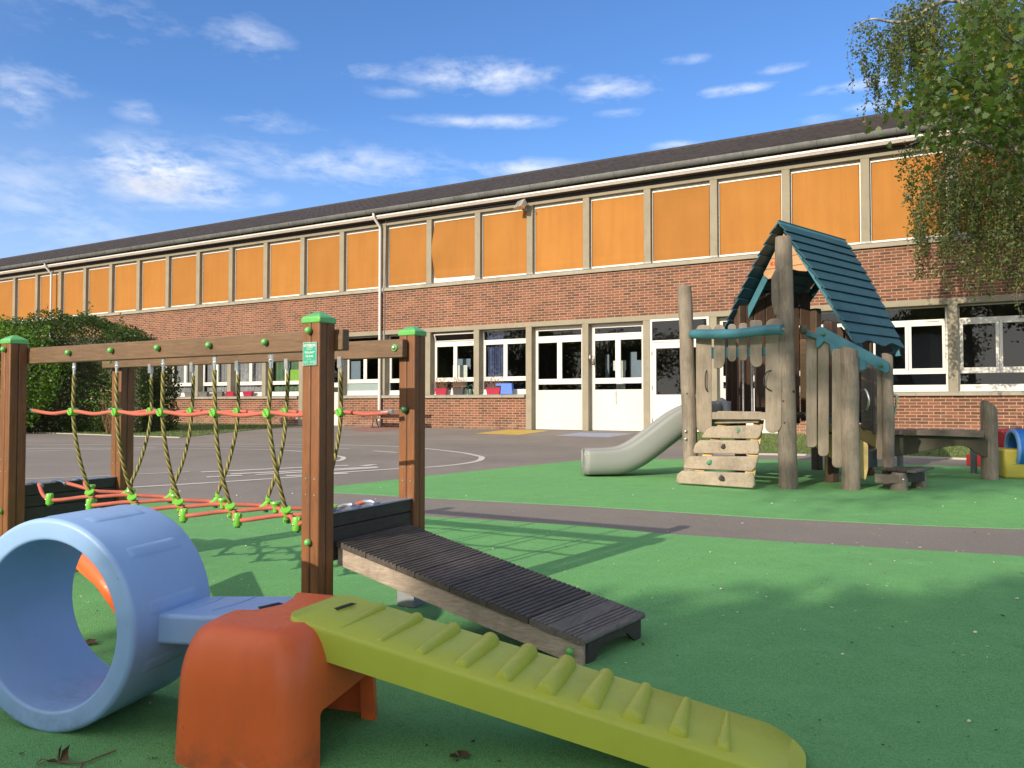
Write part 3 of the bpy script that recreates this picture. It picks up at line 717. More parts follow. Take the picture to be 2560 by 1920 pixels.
def panel_door(i):
    """a tall white bay: transom light, two panes, low light and a solid panel"""
    x0 = lx(i); x1 = lx(i + 1) - PW; y = .26; xm = (x0 + x1) / 2
    m = M(); m.box(x0, x0 + .13, y, y + .08, 0.012, 3.44); m.box(x1 - .13, x1, y, y + .08, .012, 3.44)
    for z0, z1 in ((3.02, 3.25), (1.575, 1.76)): m.box(x0 + .13, x1 - .13, y, y + .08, z0, z1)
    m.box(xm - .09, xm + .09, y + .001, y + .08, 1.76, 3.02)
    m.box(x0, x1, y + .002, y + .08, 3.44, 3.575)
    d = m.build('door', M_white, BLD, bevel=.004)
    m = M(); m.box(x0 + .13, x1 - .13, y + .005, y + .06, .20, 1.375); m.box(x0 + .13, x1 - .13, y - .004, y + .06, .012, .199); m.build('door_panel', M_panel, d, bevel=.006)
    pane(d, x0 + .13, x1 - .13, 3.25, 3.44, y + .04); pane(d, x0 + .13, x1 - .13, 1.375, 1.575, y + .04)
    pane(d, x0 + .13, xm - .09, 1.76, 3.02, y + .04); pane(d, xm + .09, x1 - .13, 1.76, 3.02, y + .04)
    if i == 16:
        for (a, b, z0, z1, yy, mt) in ((.70, 1.02, 1.30, 2.03, .5, M_paper), (.60, 1.05, 2.03, 2.36, .49, M_paper), (.20, .33, 1.75, 2.6, .8, M_bluecard), (.55, .70, 2.0, 2.6, .9, M_bluecard), (1.12, 1.36, 1.75, 2.65, .7, M_bluecard), (1.45, 1.85, 1.75, 2.35, .35, M_bluecard)):
            m = M(); m.box(x0 + a, x0 + b, y + yy, y + yy + .02, z0, z1); m.build('card', mt, d)
        m = M(); m.cyl(V(x0 + .88, y - .012, 1.33), V(x0 + .88, y - .012, .95), .012, n=8); m.ball(V(x0 + .88, y - .012, .93), .025, 8, 6); m.build('door_bolt', M_steel, d, smooth=40)
    return d
for i in (15, 16, 18, 10): panel_door(i)
def entrance(i):
    x0 = lx(i); x1 = lx(i + 1) - PW; y = -.005
    m = M(); sash(m, x0 + .01, x1 - .01, 2.86, 3.60, y, .065, .07); m.box(x0 + .01, x0 + .075, y, y + .07, .02, 2.86); m.box(x1 - .075, x1 - .01, y, y + .07, .02, 2.86)
    d = m.build('door', M_white, BLD, bevel=.005); d['label'] = 'white entrance door with one tall pane'
    pane(d, x0 + .07, x1 - .07, 2.92, 3.54, y + .04)
    m = M(); a, b = x0 + .08, x1 - .08
    m.box(a, a + .12, y + .008, y + .06, .03, 2.85); m.box(b - .12, b, y + .008, y + .06, .03, 2.85); m.box(a + .12, b - .12, y + .009, y + .06, 2.67, 2.85); m.box(a + .12, b - .12, y + .009, y + .06, .03, 1.19)
    lf = m.build('door_leaf', M_white, d, bevel=.005)
    m = M(); sash(m, a + .119, b - .119, 1.191, 2.669, y + .015, .02, .04); m.build('glazing_bead', M_iron, lf)
    pane(lf, a + .13, b - .13, 1.2, 2.66, y + .045)
    m = M()
    for z in (.3, 1.35, 2.45): m.cyl(V(a - .01, y - .01, z), V(a - .01, y - .01, z + .13), .014, n=8)
    m.build('hinge', M_zinc, lf, smooth=40)
    return d
entrance(17)
# downpipes
def downpipe(x, zbot=0.0):
    m = M(); y = -.10
    m.tube([V(x - .10, OV - .10, 8.33), V(x - .10, OV - .10, 8.18), V(x - .085, OV - .07, 8.08), V(x - .0, y - .02, 7.80), V(x, y, 7.70), V(x, y, 7.6)], .052, 14)
    m.cyl(V(x, y, 7.62), V(x, y, 1.35), .054, n=16); m.cyl(V(x, y, 7.46), V(x, y, 7.56), .060, n=16)
    for z in (5.75, 3.55, 1.36): m.cyl(V(x, y, z), V(x, y, z + .07), .062, n=16)
    d = m.build('downpipe', M_pvc, BLD, smooth=35)
    m = M(); m.cyl(V(x, y, zbot + .02), V(x, y, 1.36), .062, n=16); m.tube([V(x, y, .16), V(x, y, .08), V(x, y - .06, .03)], .064, 12); m.build('pipe_shoe', M_pvc, d, smooth=35)
    m = M()
    for z in (.45, 1.1, 3.9, 5.2): m.box(x - .075, x + .075, y - .01, .02, z, z + .03)
    m.build('bracket', M_zinc, d)
downpipe(-18.47); downpipe(-40.25)
m = M(); m.tube([V(-18.27, -.018, 8.0), V(-18.27, -.018, 7.0), V(-18.28, -.02, 6.2), V(-18.31, -.03, 5.6), V(-18.31, -.10, 5.46), V(-18.31, -.10, 5.2), V(-18.31, -.02, 5.0), V(-18.31, -.02, 3.0)], .013, 6)
m.tube([V(-18.27, -.02, 7.99), V(-14, -.02, 7.995), V(-12.2, -.02, 7.99)], .012, 6); m.build('cable', M_zinc, BLD, smooth=60)
# floodlight under the eaves
m = M(); fx, fy, fz = -12.15, -.30, 7.80
rt = Matrix.Translation(V(fx, fy, fz)) @ Matrix.Rotation(R(-28), 4, 'Z') @ Matrix.Rotation(R(-32), 4, 'X')
q = [rt @ V(*p) for p in ((-.15, .10, -.11), (.15, .10, -.11), (.15, .10, .11), (-.15, .10, .11))]; q2 = [rt @ V(*p) for p in ((-.24, -.10, -.17), (.24, -.10, -.17), (.24, -.10, .17), (-.24, -.10, .17))]
m.add(q2 + q, [(0, 3, 7, 4), (1, 5, 6, 2), (0, 4, 5, 1), (3, 2, 6, 7), (4, 7, 6, 5)])
fl = m.build('floodlight', M_steel, BLD, bevel=.01)
m = M(); m.prism([rt @ V(*p) for p in ((-.22, -.095, -.15), (.22, -.095, -.15), (.22, -.095, .15), (-.22, -.095, .15))], rt.to_3x3() @ V(0, .01, 0)); m.build('lamp_glass', M_lampglass, fl)
m = M(); m.obox(rt @ V(0, .13, 0), .14, .1, .16, R(-28)); m.tube([rt @ V(-.25, 0, 0), rt @ V(-.26, .16, .05), V(fx, -.02, 7.97), rt @ V(.26, .16, .05), rt @ V(.25, 0, 0)], .012, 6); m.build('bracket', M_zinc, fl)
# door bell beside the second white bay
m = M(); bx = lx(16) - .03
m.tube([V(bx - .12, .1, 2.62), V(bx, .02, 2.62), V(bx + .12, .0, 2.60)], .012, 6)
m.tube([V(bx + .10, .0, 2.56 - .02 * k) for k in range(10)], [.02, .03, .04, .048, .052, .056, .06, .066, .075, .09], 14); m.ball(V(bx + .17, .1, 2.25), .06, 10, 8)
m.build('bell', M_bell, BLD, smooth=40)
m = M(); m.box(-22.92, -22.78, -.03, 0, .25, .42); m.build('outlet_cover', M_white, BLD, bevel=.01)

# ------------------------------------------------------------------ things on the window sills
def trough(x, w, h, mat, label, y=-.0, lean=0, dpt=.15, group=None, name='planter', plants=False):
    r = root(name, BP(x, y + .04, 1.236), -BYAW + lean, label, 'planter', group)
    m = M(); w2 = w * .42
    m.hexa([V(-w2, -dpt * .38, 0), V(w2, -dpt * .38, 0), V(w2, dpt * .38, 0), V(-w2, dpt * .38, 0), V(-w / 2, -dpt / 2, h), V(w / 2, -dpt / 2, h), V(w / 2, dpt / 2, h), V(-w / 2, dpt / 2, h)])
    m.build('pot', mat, r, bevel=.006)
    m = M(); sash(m, -w / 2 - .012, w / 2 + .012, 0, 0, 0); m = M()
    for a in ((-w / 2 - .012, w / 2 + .012, -dpt / 2 - .012, -dpt / 2 + .01), (-w / 2 - .012, w / 2 + .012, dpt / 2 - .01, dpt / 2 + .012), (-w / 2 - .012, -w / 2 + .01, -dpt / 2, dpt / 2), (w / 2 - .01, w / 2 + .012, -dpt / 2, dpt / 2)): m.box(*a, h - .004, h + .018)
    m.build('rim', mat, r)
    if plants:
        m = M(); rr = random.Random(x)
        for k in range(46):
            a = V(rr.uniform(-w * .55, w * .5), rr.uniform(-.05, .05), h); hh = rr.uniform(.12, .42)
            b = a + V(rr.gauss(0, .07), rr.gauss(0, .04), hh * .6); c = b + V(rr.gauss(0, .05), rr.gauss(0, .03), hh * .4)
            m.tube([a, b, c], [.005, .004, .002], 4)
            for _ in range(2): m.ball(c + V(rr.gauss(0, .03), rr.gauss(0, .02), rr.gauss(0, .03)), rr.uniform(.007, .016), 5, 4)
        m.build('dry_stems', M_drystem, r)
    return r
GP = 'planters along the window sills'
trough(-15.68, .52, .22, M_ppot, 'crimson planter with dry stems below the tilted transom', group=GP, plants=True)
trough(-14.92, .46, .22, M_dpot, 'charcoal planter with dry stems beside the watering can', group=GP, plants=True)
trough(-13.44, .60, .22, M_ppot, 'crimson planter with dry stems beside the blue crate', group=GP, plants=True)
for x, w, mt, lb in ((-31.9, .62, M_gpot, 'grey planter furthest left on the sill behind the ropes'), (-30.8, .70, M_dpot, 'charcoal planter, darkest of the empty ones on the left sill'),
                     (-29.55, .55, M_gpot, 'grey planter standing just right of the charcoal one'), (-28.6, .62, M_gpot, 'grey planter in the middle of the left window sill'),
                     (-27.6, .60, M_gpot, 'grey planter next to the first crimson one on the left sill'), (-26.85, .52, M_ppot, 'empty crimson planter on the left sill, left one of two'),
                     (-25.75, .56, M_ppot, 'empty crimson planter on the left sill, right one of two')):
    trough(x, w, .19, mt, lb, group=GP)
r = root('crate', BP(-12.86, .0, 1.236), -BYAW + .05, 'bright blue plastic crate on end on the window sill', 'crate')
m = M(); m.hexa([V(-.25, -.09, 0), V(.23, -.09, 0), V(.23, .09, 0), V(-.25, .09, 0), V(-.21, -.08, .385), V(.19, -.08, .385), V(.19, .08, .385), V(-.21, .08, .385)])
m.build('shell', M_bluebox, r, bevel=.012)
m = M(); m.box(-.46, -.22, -.02, .10, .30, .385); m.build('lid', M_bluebox, r, bevel=.01)
r = root('watering_can', BP(-14.40, .02, 1.236), -BYAW, 'dark green watering can on the window sill', 'watering can')
m = M(); m.tube([V(0, 0, 0), V(0, 0, .10), V(0, 0, .2)], [.10, .10, .08], 16); m.build('body', M_cangreen, r, smooth=40)
m = M(); m.tube([V(.06, 0, .16), V(.12, 0, .28), V(.02, 0, .36), V(-.1, 0, .30), V(-.13, 0, .14), V(-.09, 0, .05)], .014, 8); m.build('handle', M_cangreen, r, smooth=60)
m = M(); m.tube([V(-.07, .0, .06), V(-.16, 0, .16), V(-.22, 0, .24)], [.02, .015, .02], 8); m.build('spout', M_cangreen, r, smooth=60)
r = root('ornament', BP(-15.18, .0, 1.236), -BYAW, 'small white garden ornament between the two left planters', 'ornament')
m = M(); m.tube([V(0, 0, 0), V(0, 0, .1), V(0, 0, .2), V(0, 0, .26)], [.07, .05, .03, .01], 10); m.ball(V(0, 0, .22), .035, 10, 8); o = m.build('figure', M_white, r, smooth=60)

# bench against the wall
r = root('bench', BP(-16.6, -.45, 0), -BYAW, 'brown slatted bench with iron legs against the brick wall', 'bench')
m = M(); m.box(-2.0, .42, .08, .12, .52, .66); m.build('backrest', M_bench, r, bevel=.01)
m = M()
for k in range(3): m.box(-2.0, .38, -.36 + .13 * k, -.25 + .13 * k, .335 + .004 * k, .37 + .004 * k)
m.build('seat', M_bench, r, bevel=.008)
for x in (-.25, -1.7):
    m = M(); m.tube([V(x, -.30, .0), V(x + .03, -.28, .28), V(x, -.25, .33), V(x, .05, .34), V(x, .10, .46), V(x, .13, .64)], [.022, .02, .022, .022, .02, .015], 8)
    m.tube([V(x, -.02, .33), V(x, .0, .15), V(x, .10, .0)], .022, 8); m.tube([V(x, -.36, .012), V(x, .16, .012)], .02, 8); m.build('leg', M_iron, r, smooth=50)
# ------------------------------------------------------------------ rope bridge in the foreground
BTH = R(28.5); BU = V(-math.cos(BTH), math.sin(BTH), 0); BV = V(math.sin(BTH), math.cos(BTH), 0)
BORG = V(-.2553 * 2.81, 2.81, 0)
BRZ = math.atan2(BU.y, BU.x)                    # local x runs along the bridge to the left, local y = -BV
def Q(s, w, z=0.): return BORG + BU * s + BV * w + V(0, 0, z)
BR = root('rope_bridge', BORG, BRZ, 'wooden rope bridge with green capped posts, rope hangers and a dark plank ramp', 'play bridge')
PWD = .0855; SL = 2.053; WR = .60; HP = 1.222
def qbox(m, s0, s1, w0, w1, z0, z1):
    return m.hexa([Q(s0, w0, z0), Q(s0, w1, z0), Q(s1, w1, z0), Q(s1, w0, z0), Q(s0, w0, z1), Q(s0, w1, z1), Q(s1, w1, z1), Q(s1, w0, z1)])
def bpost(s, w, mat=M_postV):
    g = .0016; h = PWD / 2; m = M()
    for a in (0, 1):
        for b in (0, 1): qbox(m, s + a * h + g * (a), s + a * h + h - g * (1 - a), w + b * h + g * b, w + b * h + h - g * (1 - b), .0 if w > .3 else .0, HP - .01)
    p = m.build('post', mat, BR, bevel=.005, segs=2, world=True)
    m = M(); qbox(m, s + .004, s + PWD - .004, w + .004, w + PWD - .004, .002, HP - .02); m.build('core', M_darkwood, p, world=True)
    m = M(); e = .004; a = [Q(s - e, w - e), Q(s - e, w + PWD + e), Q(s + PWD + e, w + PWD + e), Q(s + PWD + e, w - e)]
    c = Q(s + PWD / 2, w + PWD / 2); up = V(0, 0, 1)
    lo = [p_ + up * (HP - .018) for p_ in a]; hi = [p_ + up * (HP + .004) for p_ in a]
    i1 = [c + (p_ - c) * .30 + up * (HP + .026) for p_ in a]
    m.add(lo + hi + i1, [(3, 2, 1, 0), (0, 1, 5, 4), (1, 2, 6, 5), (2, 3, 7, 6), (3, 0, 4, 7), (4, 5, 9, 8), (5, 6, 10, 9), (6, 7, 11, 10), (7, 4, 8, 11), (8, 9, 10, 11)])
    m.f = [f[::-1] for f in m.f]
    m.build('post_cap', M_caps, p, bevel=.004, world=True)
    m = M(); qbox(m, s - .003, s + PWD + .003, w - .003, w + PWD + .003, 0.006, .075 if w > .3 else .03); m.build('post_shoe', M_footsteel, p, world=True, bevel=.002)
    # screw heads in the lower part
    m = M()
    for (ss, z) in ((.02, .62), (.062, .62), (.02, .56), (.062, .56)):
        m.tube([Q(s + ss, w - .0005, z), Q(s + ss, w - .002, z)], .0035, 8)
    m.build('screw', M_steel, p, world=True)
    return p
POSTS = [bpost(s, w) for (s, w) in ((0, 0), (SL, 0), (0, WR), (SL, WR))]
def knob(par, p, d, r=.0135, mat=M_caps, nm='bolt_cap'):
    m = M(); m.ball(p + d * r * .75, r, 16, 10); m.build(nm, mat, par, smooth=60, world=True)
# beams hang on the inner faces of the posts
m = M(); qbox(m, -.035, SL + PWD + .03, PWD + .001, PWD + .041, 1.105, 1.186); bf = m.build('beam', M_beam, BR, bevel=.004, world=True)
m = M(); qbox(m, .035, SL + PWD + .03, WR - .042, WR - .002, 1.105, 1.186); bb = m.build('beam', M_beam, BR, bevel=.004, world=True)
HS = [.36, .69, 1.025, 1.357, 1.69]
for s in HS: knob(bf, Q(s + .004, PWD, 1.150), -BV)
for s in (0 + PWD * .55, SL + PWD * .5):
    knob(POSTS[0 if s < 1 else 1], Q(s, 0, 1.175), -BV)
knob(POSTS[0], Q(PWD * .5, 0, .385), -BV); knob(POSTS[1], Q(SL + PWD * .55, 0, .36), -BV)
for s in (.075, SL + .04):
    m = M(); m.tube([Q(s, WR - .042, 1.148), Q(s, WR - .050, 1.148)], [.0165, .0145], 18); rg = m.build('bolt_ring', M_caps, bb, smooth=40, world=True)
    m = M(); m.ball(Q(s, WR - .05, 1.148), .0098, 12, 8); m.build('bolt', M_steel, rg, smooth=60, world=True)
for p, w in ((POSTS[2], WR),): knob(p, Q(.045, WR, .875), -BV, .0165, M_dgreen)
knob(POSTS[3], Q(SL + .05, WR, .87), -BV, .0165, M_dgreen)
# hangers, connectors, hand ropes
def catpath(pts, k=8):
    out = []; n = len(pts)
    for i in range(n - 1):
        p0, p1, p2, p3 = [Vector(pts[min(max(j, 0), n - 1)]) for j in (i - 1, i, i + 1, i + 2)]
        for q in range(k):
            t = q / k; out.append(.5 * ((2 * p1) + (p2 - p0) * t + (2 * p0 - 5 * p1 + 4 * p2 - p3) * t * t + (3 * p1 - p0 - 3 * p2 + p3) * t ** 3))
    out.append(Vector(pts[-1])); return out
RAILZ = .862
def hanger(s, w, wn, jit, rear):
    top = Q(s, w, 1.105)
    m = M(); m.tube([Q(s, w, 1.10), Q(s + .001, w, 1.03)], [.0062, .0062], 10)
    m.obox(Q(s, w, 1.088), .022, .006 if not rear else .004, .04, BRZ); rp0 = Q(s, w, 1.03)
    m.ball(Q(s, w, 1.078), .0085, 10, 6)
    if rear: m.obox(Q(s, w - .012, 1.09), .022, .005, .05, BRZ)
    h = m.build('rope_fitting', M_steel, BR, smooth=40, world=True)
    d = (wn - w)
    pts = [Q(s, w, 1.045), Q(s, w, .98), Q(s + jit, w + d * .02, RAILZ), Q(s + jit * .5, w + d * .14, .74), Q(s, w + d * .45, .60), Q(s, w + d * .8, .50), Q(s, wn, .452)]
    m = M(); m.tube(catpath(pts, 8), .0088, 12, uvlen=True); m.build('hanger_rope', M_rope, BR, smooth=80, world=True)
    # connector at the hand rope: a green barrel with three holes
    c = Q(s + jit, w + d * .02, RAILZ); m = M()
    dr = -BV
    m.tube([c + dr * .020 + BU * 0, c + dr * .018, c - dr * .016, c - dr * .02], [.0165, .0185, .0185, .0165], 20)
    cn = m.build('rope_connector', M_lime, BR, smooth=35, world=True)
    m = M()
    for k, (a, b) in enumerate(((-.006, .009), (0, 0), (.006, -.009))):
        m.tube([c + dr * .0201 + BU * -a + V(0, 0, b), c + dr * .0212 + BU * -a + V(0, 0, b)], .0032, 8)
    m.build('bolt_hole', M_dgreen, cn, world=True)
for k, s in enumerate(HS):
    hanger(s, .10 if False else PWD + .02, .2, (.01, -.006, .004, -.004, .006)[k], False)
for k, s in enumerate(HS):
    hanger(s, .50 + .03, .40, (-.004, .006, -.005, .004, -.006)[k], True)
def handrope(w, s0, s1, z0):
    pts = [Q(s0, w, z0)]; prev = s0
    seq = HS if s0 < s1 else HS[::-1]
    for s in list(seq) + [s1]:
        mid = (prev + s) / 2; gap = abs(s - prev)
        pts.append(Q(mid, w, RAILZ - .010 * gap / .33)); pts.append(Q(s, w, RAILZ + (.002 if s != s1 else .004))); prev = s
    m = M(); m.tube(catpath(pts, 8), .009, 12, uvlen=True); m.build('hand_rope', M_red, BR, smooth=80, world=True)
    for s, e in ((s0, 1), (s1, -1)):
        m = M(); m.tube([Q(s, w, RAILZ + .003), Q(s + e * .04, w, RAILZ - .002)], [.0085, .0085], 12); m.tube([Q(s - e * .02, w, RAILZ + .004), Q(s, w, RAILZ + .003)], [.011, .009], 6)
        m.build('rope_fitting', M_steel, BR, smooth=40, world=True)
handrope(PWD + .02, PWD + .02, SL - .02, RAILZ); handrope(.53, PWD + .0, SL - .02, RAILZ)
# net floor
NZ = .437
SS = sorted(HS + [.195, .525, .858, 1.19, 1.523, 1.85]); sag = lambda s: -.014 * math.sin(math.pi * (s - .1) / 1.9) + .012
def node(s, w, dz=0): return Q(s, w, NZ + sag(s) + dz)
ZIG = [(.09, .2), (.30, .2), (.30, .40)]
for zi, (we, wo) in enumerate(ZIG):
    pts = [Q(.10, (.14, .26, .38)[zi], .487)]
    for k, s in enumerate(SS):
        hang = s in HS
        pts.append(node(s, wo if hang else we, -.006 + (0 if hang else (-.016 if we < .1 else .010))))
    pts.append(Q(SL - .02, (.14, .26, .38)[zi], .487))
    m = M(); m.tube(catpath(pts, 7), .0092, 10, uvlen=True); m.build('net_rope', M_red, BR, smooth=80, world=True)
    for s, e in ((.10, 1), (SL - .02, -1)):
        w = (.14, .26, .38)[zi]; s2 = .06 if e > 0 else SL + .03
        m = M(); m.tube([Q(s2 - e * .02, w, .489), Q(s2, w, .492), Q(s, w, .489), Q(s + e * .03, w, .478)], [.004, .011, .0085, .0085], 10); m.obox(Q(s2 - e * .01, w, .4875), .05, .028, .006, BRZ)
        m.build('rope_anchor', M_bluesteel, BR, smooth=40, world=True)
for k, s in enumerate(SS):
    hang = s in HS
    ws = (.2, .40) if hang else (.09, .30)
    for w in ws:
        c = node(s, w, 0 if hang else (-.016 if w < .1 else .010)); m = M()
        if hang:
            ax = (V(0, 0, 1) * .75 + BV * (-.5 if w < .3 else .5) + BU * -.35).normalized()
            m.tube([c - ax * .024, c - ax * .020, c - ax * .006, c + ax * .012, c + ax * .020, c + ax * .024], [.013, .0155, .011, .011, .019, .017], 16)
            if w < .3: m.tube([c - ax * .024, c - ax * .034], [.013, .0165], 14)
        elif w < .2:
            m.tube([c + V(0, 0, -.024), c + V(0, 0, -.020), c + V(0, 0, .016), c + V(0, 0, .02)], [.013, .0148, .014, .012], 16); m.tube([c + V(0, 0, .012) , c + V(0, 0, .014) - BU * .016], [.010, .006], 8)
        else:
            m.tube([c + V(0, 0, -.02), c + V(0, 0, -.004), c + V(0, 0, .012), c + V(0, 0, .018)], [.010, .010, .020, .018], 18)
        m.v = [c + (p - c) * 1.22 for p in m.v]; cn = m.build('rope_connector', M_lime, BR, smooth=35, world=True)
        if not hang and w < .2:
            m = M(); m.ball(c - BV * .016 + BU * .003 + V(0, 0, -.004), .0055, 8, 6); m.build('bolt', M_steel, cn, smooth=60, world=True)
        m = M(); m.tube([c + V(0, 0, -.026), c + V(0, 0, -.036)], [.010, .011], 10); m.build('clamp_nut', M_dgreen, cn, smooth=40, world=True)
# end boards
for s0, s1 in ((.012, .05), (SL + .03, SL + .07)):
    m = M()
    for z0, z1 in ((.30, .365), (.368, .425), (.428, .480)): qbox(m, s0, s1, PWD * .95 if s0 < 1 else .02, WR + .0, z0, z1)
    eb = m.build('end_board', M_darkwood, BR, bevel=.003, world=True)
    m = M(); qbox(m, s0 - .004, s1 + .004, PWD * .95 if s0 < 1 else .02, WR, .4805, .485); m.build('top_plate', M_bluesteel, eb, world=True)
# dark ramp of cross boards on bleached side boards
TN, TF, BF_, BN_ = V(-.672, 2.90, .374), V(-.452, 3.305, .374), V(.505, 2.935, .093), V(.238, 2.605, .093)
def RP(t, w, dz=0.):
    a = TN.lerp(BN_, t); b = TF.lerp(BF_, t); return a.lerp(b, w) + V(0, 0, dz)
rp = root('ramp_frame', BORG, 0)
bpy.data.objects.remove(rp)
m = M(); qn = (RP(1, 0) - RP(0, 0)).normalized()
def rbox(m, t0, t1, w0, w1, d0, d1):
    return m.hexa([RP(t0, w0, d0), RP(t1, w0, d0), RP(t1, w1, d0), RP(t0, w1, d0), RP(t0, w0, d1), RP(t1, w0, d1), RP(t1, w1, d1), RP(t0, w1, d1)])
m.prism([RP(0, .02, -.022), RP(1.0, .02, -.022), RP(1.0, .02, -.092), RP(.985, .02, -.099), RP(0, .02, -.09)], (RP(0, 0.07) - RP(0, .02))); rs = m.build('side_board', M_rampside, BR, bevel=.002, world=True)
knob(rs, RP(.955, .02, -.055), V(-.4, -.9, 0).normalized(), .0145)
m = M(); m.prism([RP(0, .93, -.022), RP(1.0, .93, -.022), RP(1.0, .93, -.092), RP(.93, .93, -.092), RP(0, .93, -.09)], (RP(0, .98) - RP(0, .93))); m.build('side_board', M_darkwood, BR, bevel=.002, world=True)
edges = [0, .133, .266, .345, .49, .64, .80]
def groove_board(t0, t1, n, mat, nm, lite=False):
    """one ridged deck board"""
    m = M(); g = .0016; gap = .003; prof = []
    t0 += .0015; t1 -= .0015; L = t1 - t0
    for k in range(n):
        a = t0 + L * k / n; b = t0 + L * (k + 1) / n; q = (b - a)
        prof += [(a, -.005), (a + q * .28, -.005), (a + q * .34, 0), (b - q * .02, 0)]
    prof += [(t1, -.004)]
    if lite:
        prof = [p for p in prof if not (t0 + L * .38 < p[0] < t0 + L * .62)]
    top = [RP(a, 0, d + .004) for a, d in prof]; topf = [RP(a, 1, d + .004) for a, d in prof]
    b0, b1 = [RP(t1, 0, -.02), RP(t0, 0, -.02)], [RP(t1, 1, -.02), RP(t0, 1, -.02)]
    pa = top + b0; pb = topf + b1; N = len(pa)
    m.add(pa + pb, [tuple(range(N))[::-1], tuple(range(N, 2 * N))] + [(i, (i + 1) % N, N + (i + 1) % N, N + i) for i in range(N)])
    return m.build(nm, mat, BR, world=True)
for k in range(len(edges) - 1): groove_board(edges[k], edges[k + 1], 8 if edges[k + 1] - edges[k] > .1 else 5, M_deck, 'deck_board')
groove_board(.803, .995, 12, M_decklight, 'deck_board', True)
m = M(); m.tube([RP(.998, 0, -.008), RP(.998, 1, -.008)], .0135, 12); m.build('nosing', M_decklight, BR, smooth=50, world=True)
m = M(); m.prism([RP(.985, .07, -.02), RP(.985, .07, -.09), RP(.985, .16, -.09), RP(.985, .30, -.045), RP(.985, .7, -.045), RP(.985, .85, -.09), RP(.985, .93, -.09), RP(.985, .93, -.02)], qn * .02); m.build('end_skirt', M_darkwood, BR, world=True)
for t in (.25, .6):
    m = M(); rbox(m, t, t + .05, .07, .93, -.07, -.024); m.build('cross_beam', M_darkwood, BR, world=True)
# platform boards at the left end, running out of the picture
m = M()
for k in range(7): qbox(m, SL + .08 + k * .14, SL + .215 + k * .14, .01, WR + .08, .30 - .035 * k, .325 - .035 * k)
m.build('deck_board', M_deck, BR, bevel=.002, world=True)
m = M(); m.prism([Q(SL + .075, .0, .30), Q(SL + .075, .0, .22), Q(SL + 1.05, .0, .0), Q(SL + 1.05, .0, .06)], BV * .03); m.prism([Q(SL + .075, WR + .05, .30), Q(SL + .075, WR + .05, .22), Q(SL + 1.05, WR + .05, .0), Q(SL + 1.05, WR + .05, .06)], BV * .03)
m.build('side_board', M_rampside, BR, world=True)
# sign plate
m = M(); qbox(m, .010, .0755, -.006, -.001, 1.045, 1.130); sg = m.build('sign_plate', M_sign, BR, bevel=.002, world=True)
m = M()
for a in ((.0095, .0105, 1.0445, 1.1305), (.0750, .0760, 1.0445, 1.1305), (.0105, .075, 1.1295, 1.1305), (.0105, .075, 1.0445, 1.0455)): qbox(m, a[0], a[1], -.0068, -.001, a[2], a[3])
m.build('sign_edge', M_signedge, sg, world=True)
m = M()
for s in (.015, .071):
    for z in (1.05, 1.125): m.tube([Q(s, -.006, z), Q(s, -.0085, z)], [.0032, .0025], 8)
m.build('screw', M_steel, sg, world=True)
def signtext(t, z, size, bold=0.): 
    text_part(t, size, M_whiteprint, sg, basis(Q(.043, -.0068, z), -BU, ZUP), bold=bold, depth=.0003)
signtext('EXTÉBOIS', 1.1185, .0135, .0002); signtext('LES JARDINS', 1.110, .0055); signtext('D\'ENFANTS', 1.104, .0055)
signtext('"POLLINO"', 1.092, .0105, .0001); signtext('2 à 6 ans', 1.0785, .0108, .0002); signtext('EN 1176-1', 1.067, .0048)
signtext('CONTRÔLE        SURVEILLANCE', 1.0585, .0042); signtext('CHARGE MAX.      ADULTE REQUIS', 1.053, .0038)

# ------------------------------------------------------------------ moulded plastic play blocks in front
TP = R(16); TC = V((124 - 1280) / FPX * 2.085, 2.085, .2925)
TB = root('play_tunnel', (TC.x, TC.y, 0), -TP, 'large sky blue plastic tunnel ring with a bridge arm reaching to the orange block', 'play tunnel')
def ring_tunnel(Ro, Ri, L, nseg=96, edge=.022):
    m = M(); prof = []
    def arc(cx, cy, r, a0, a1, n=6): return [(cx + r * math.cos(R(a0 + (a1 - a0) * k / n)), cy + r * math.sin(R(a0 + (a1 - a0) * k / n))) for k in range(n + 1)]
    e = edge
    prof = arc(Ro - e, L - e, e, 0, 90) + arc(Ri + e * .7, L - e * .7, e * .7, 90, 180) + arc(Ri + e * .7, e * .7, e * .7, 180, 270) + arc(Ro - e, e, e, 270, 360)
    n = len(prof)
    for j in range(nseg):
        a = 2 * math.pi * j / nseg
        for (r, y) in prof:
            x, z = r * math.sin(a), r * math.cos(a)
            zz = max(z, -Ro + .002) if r > Ri + .02 else z
            m.v.append(V(x, y, Ro + zz))
    for j in range(nseg):
        for k in range(n):
            a = j * n + k; b = j * n + (k + 1) % n; c = ((j + 1) % nseg) * n
            m.f.append((a, b, c + (k + 1) % n, c + k))
    return m
m = ring_tunnel(.2925, .232, .315, edge=.014); m.build('ring', M_tube, TB, smooth=50)
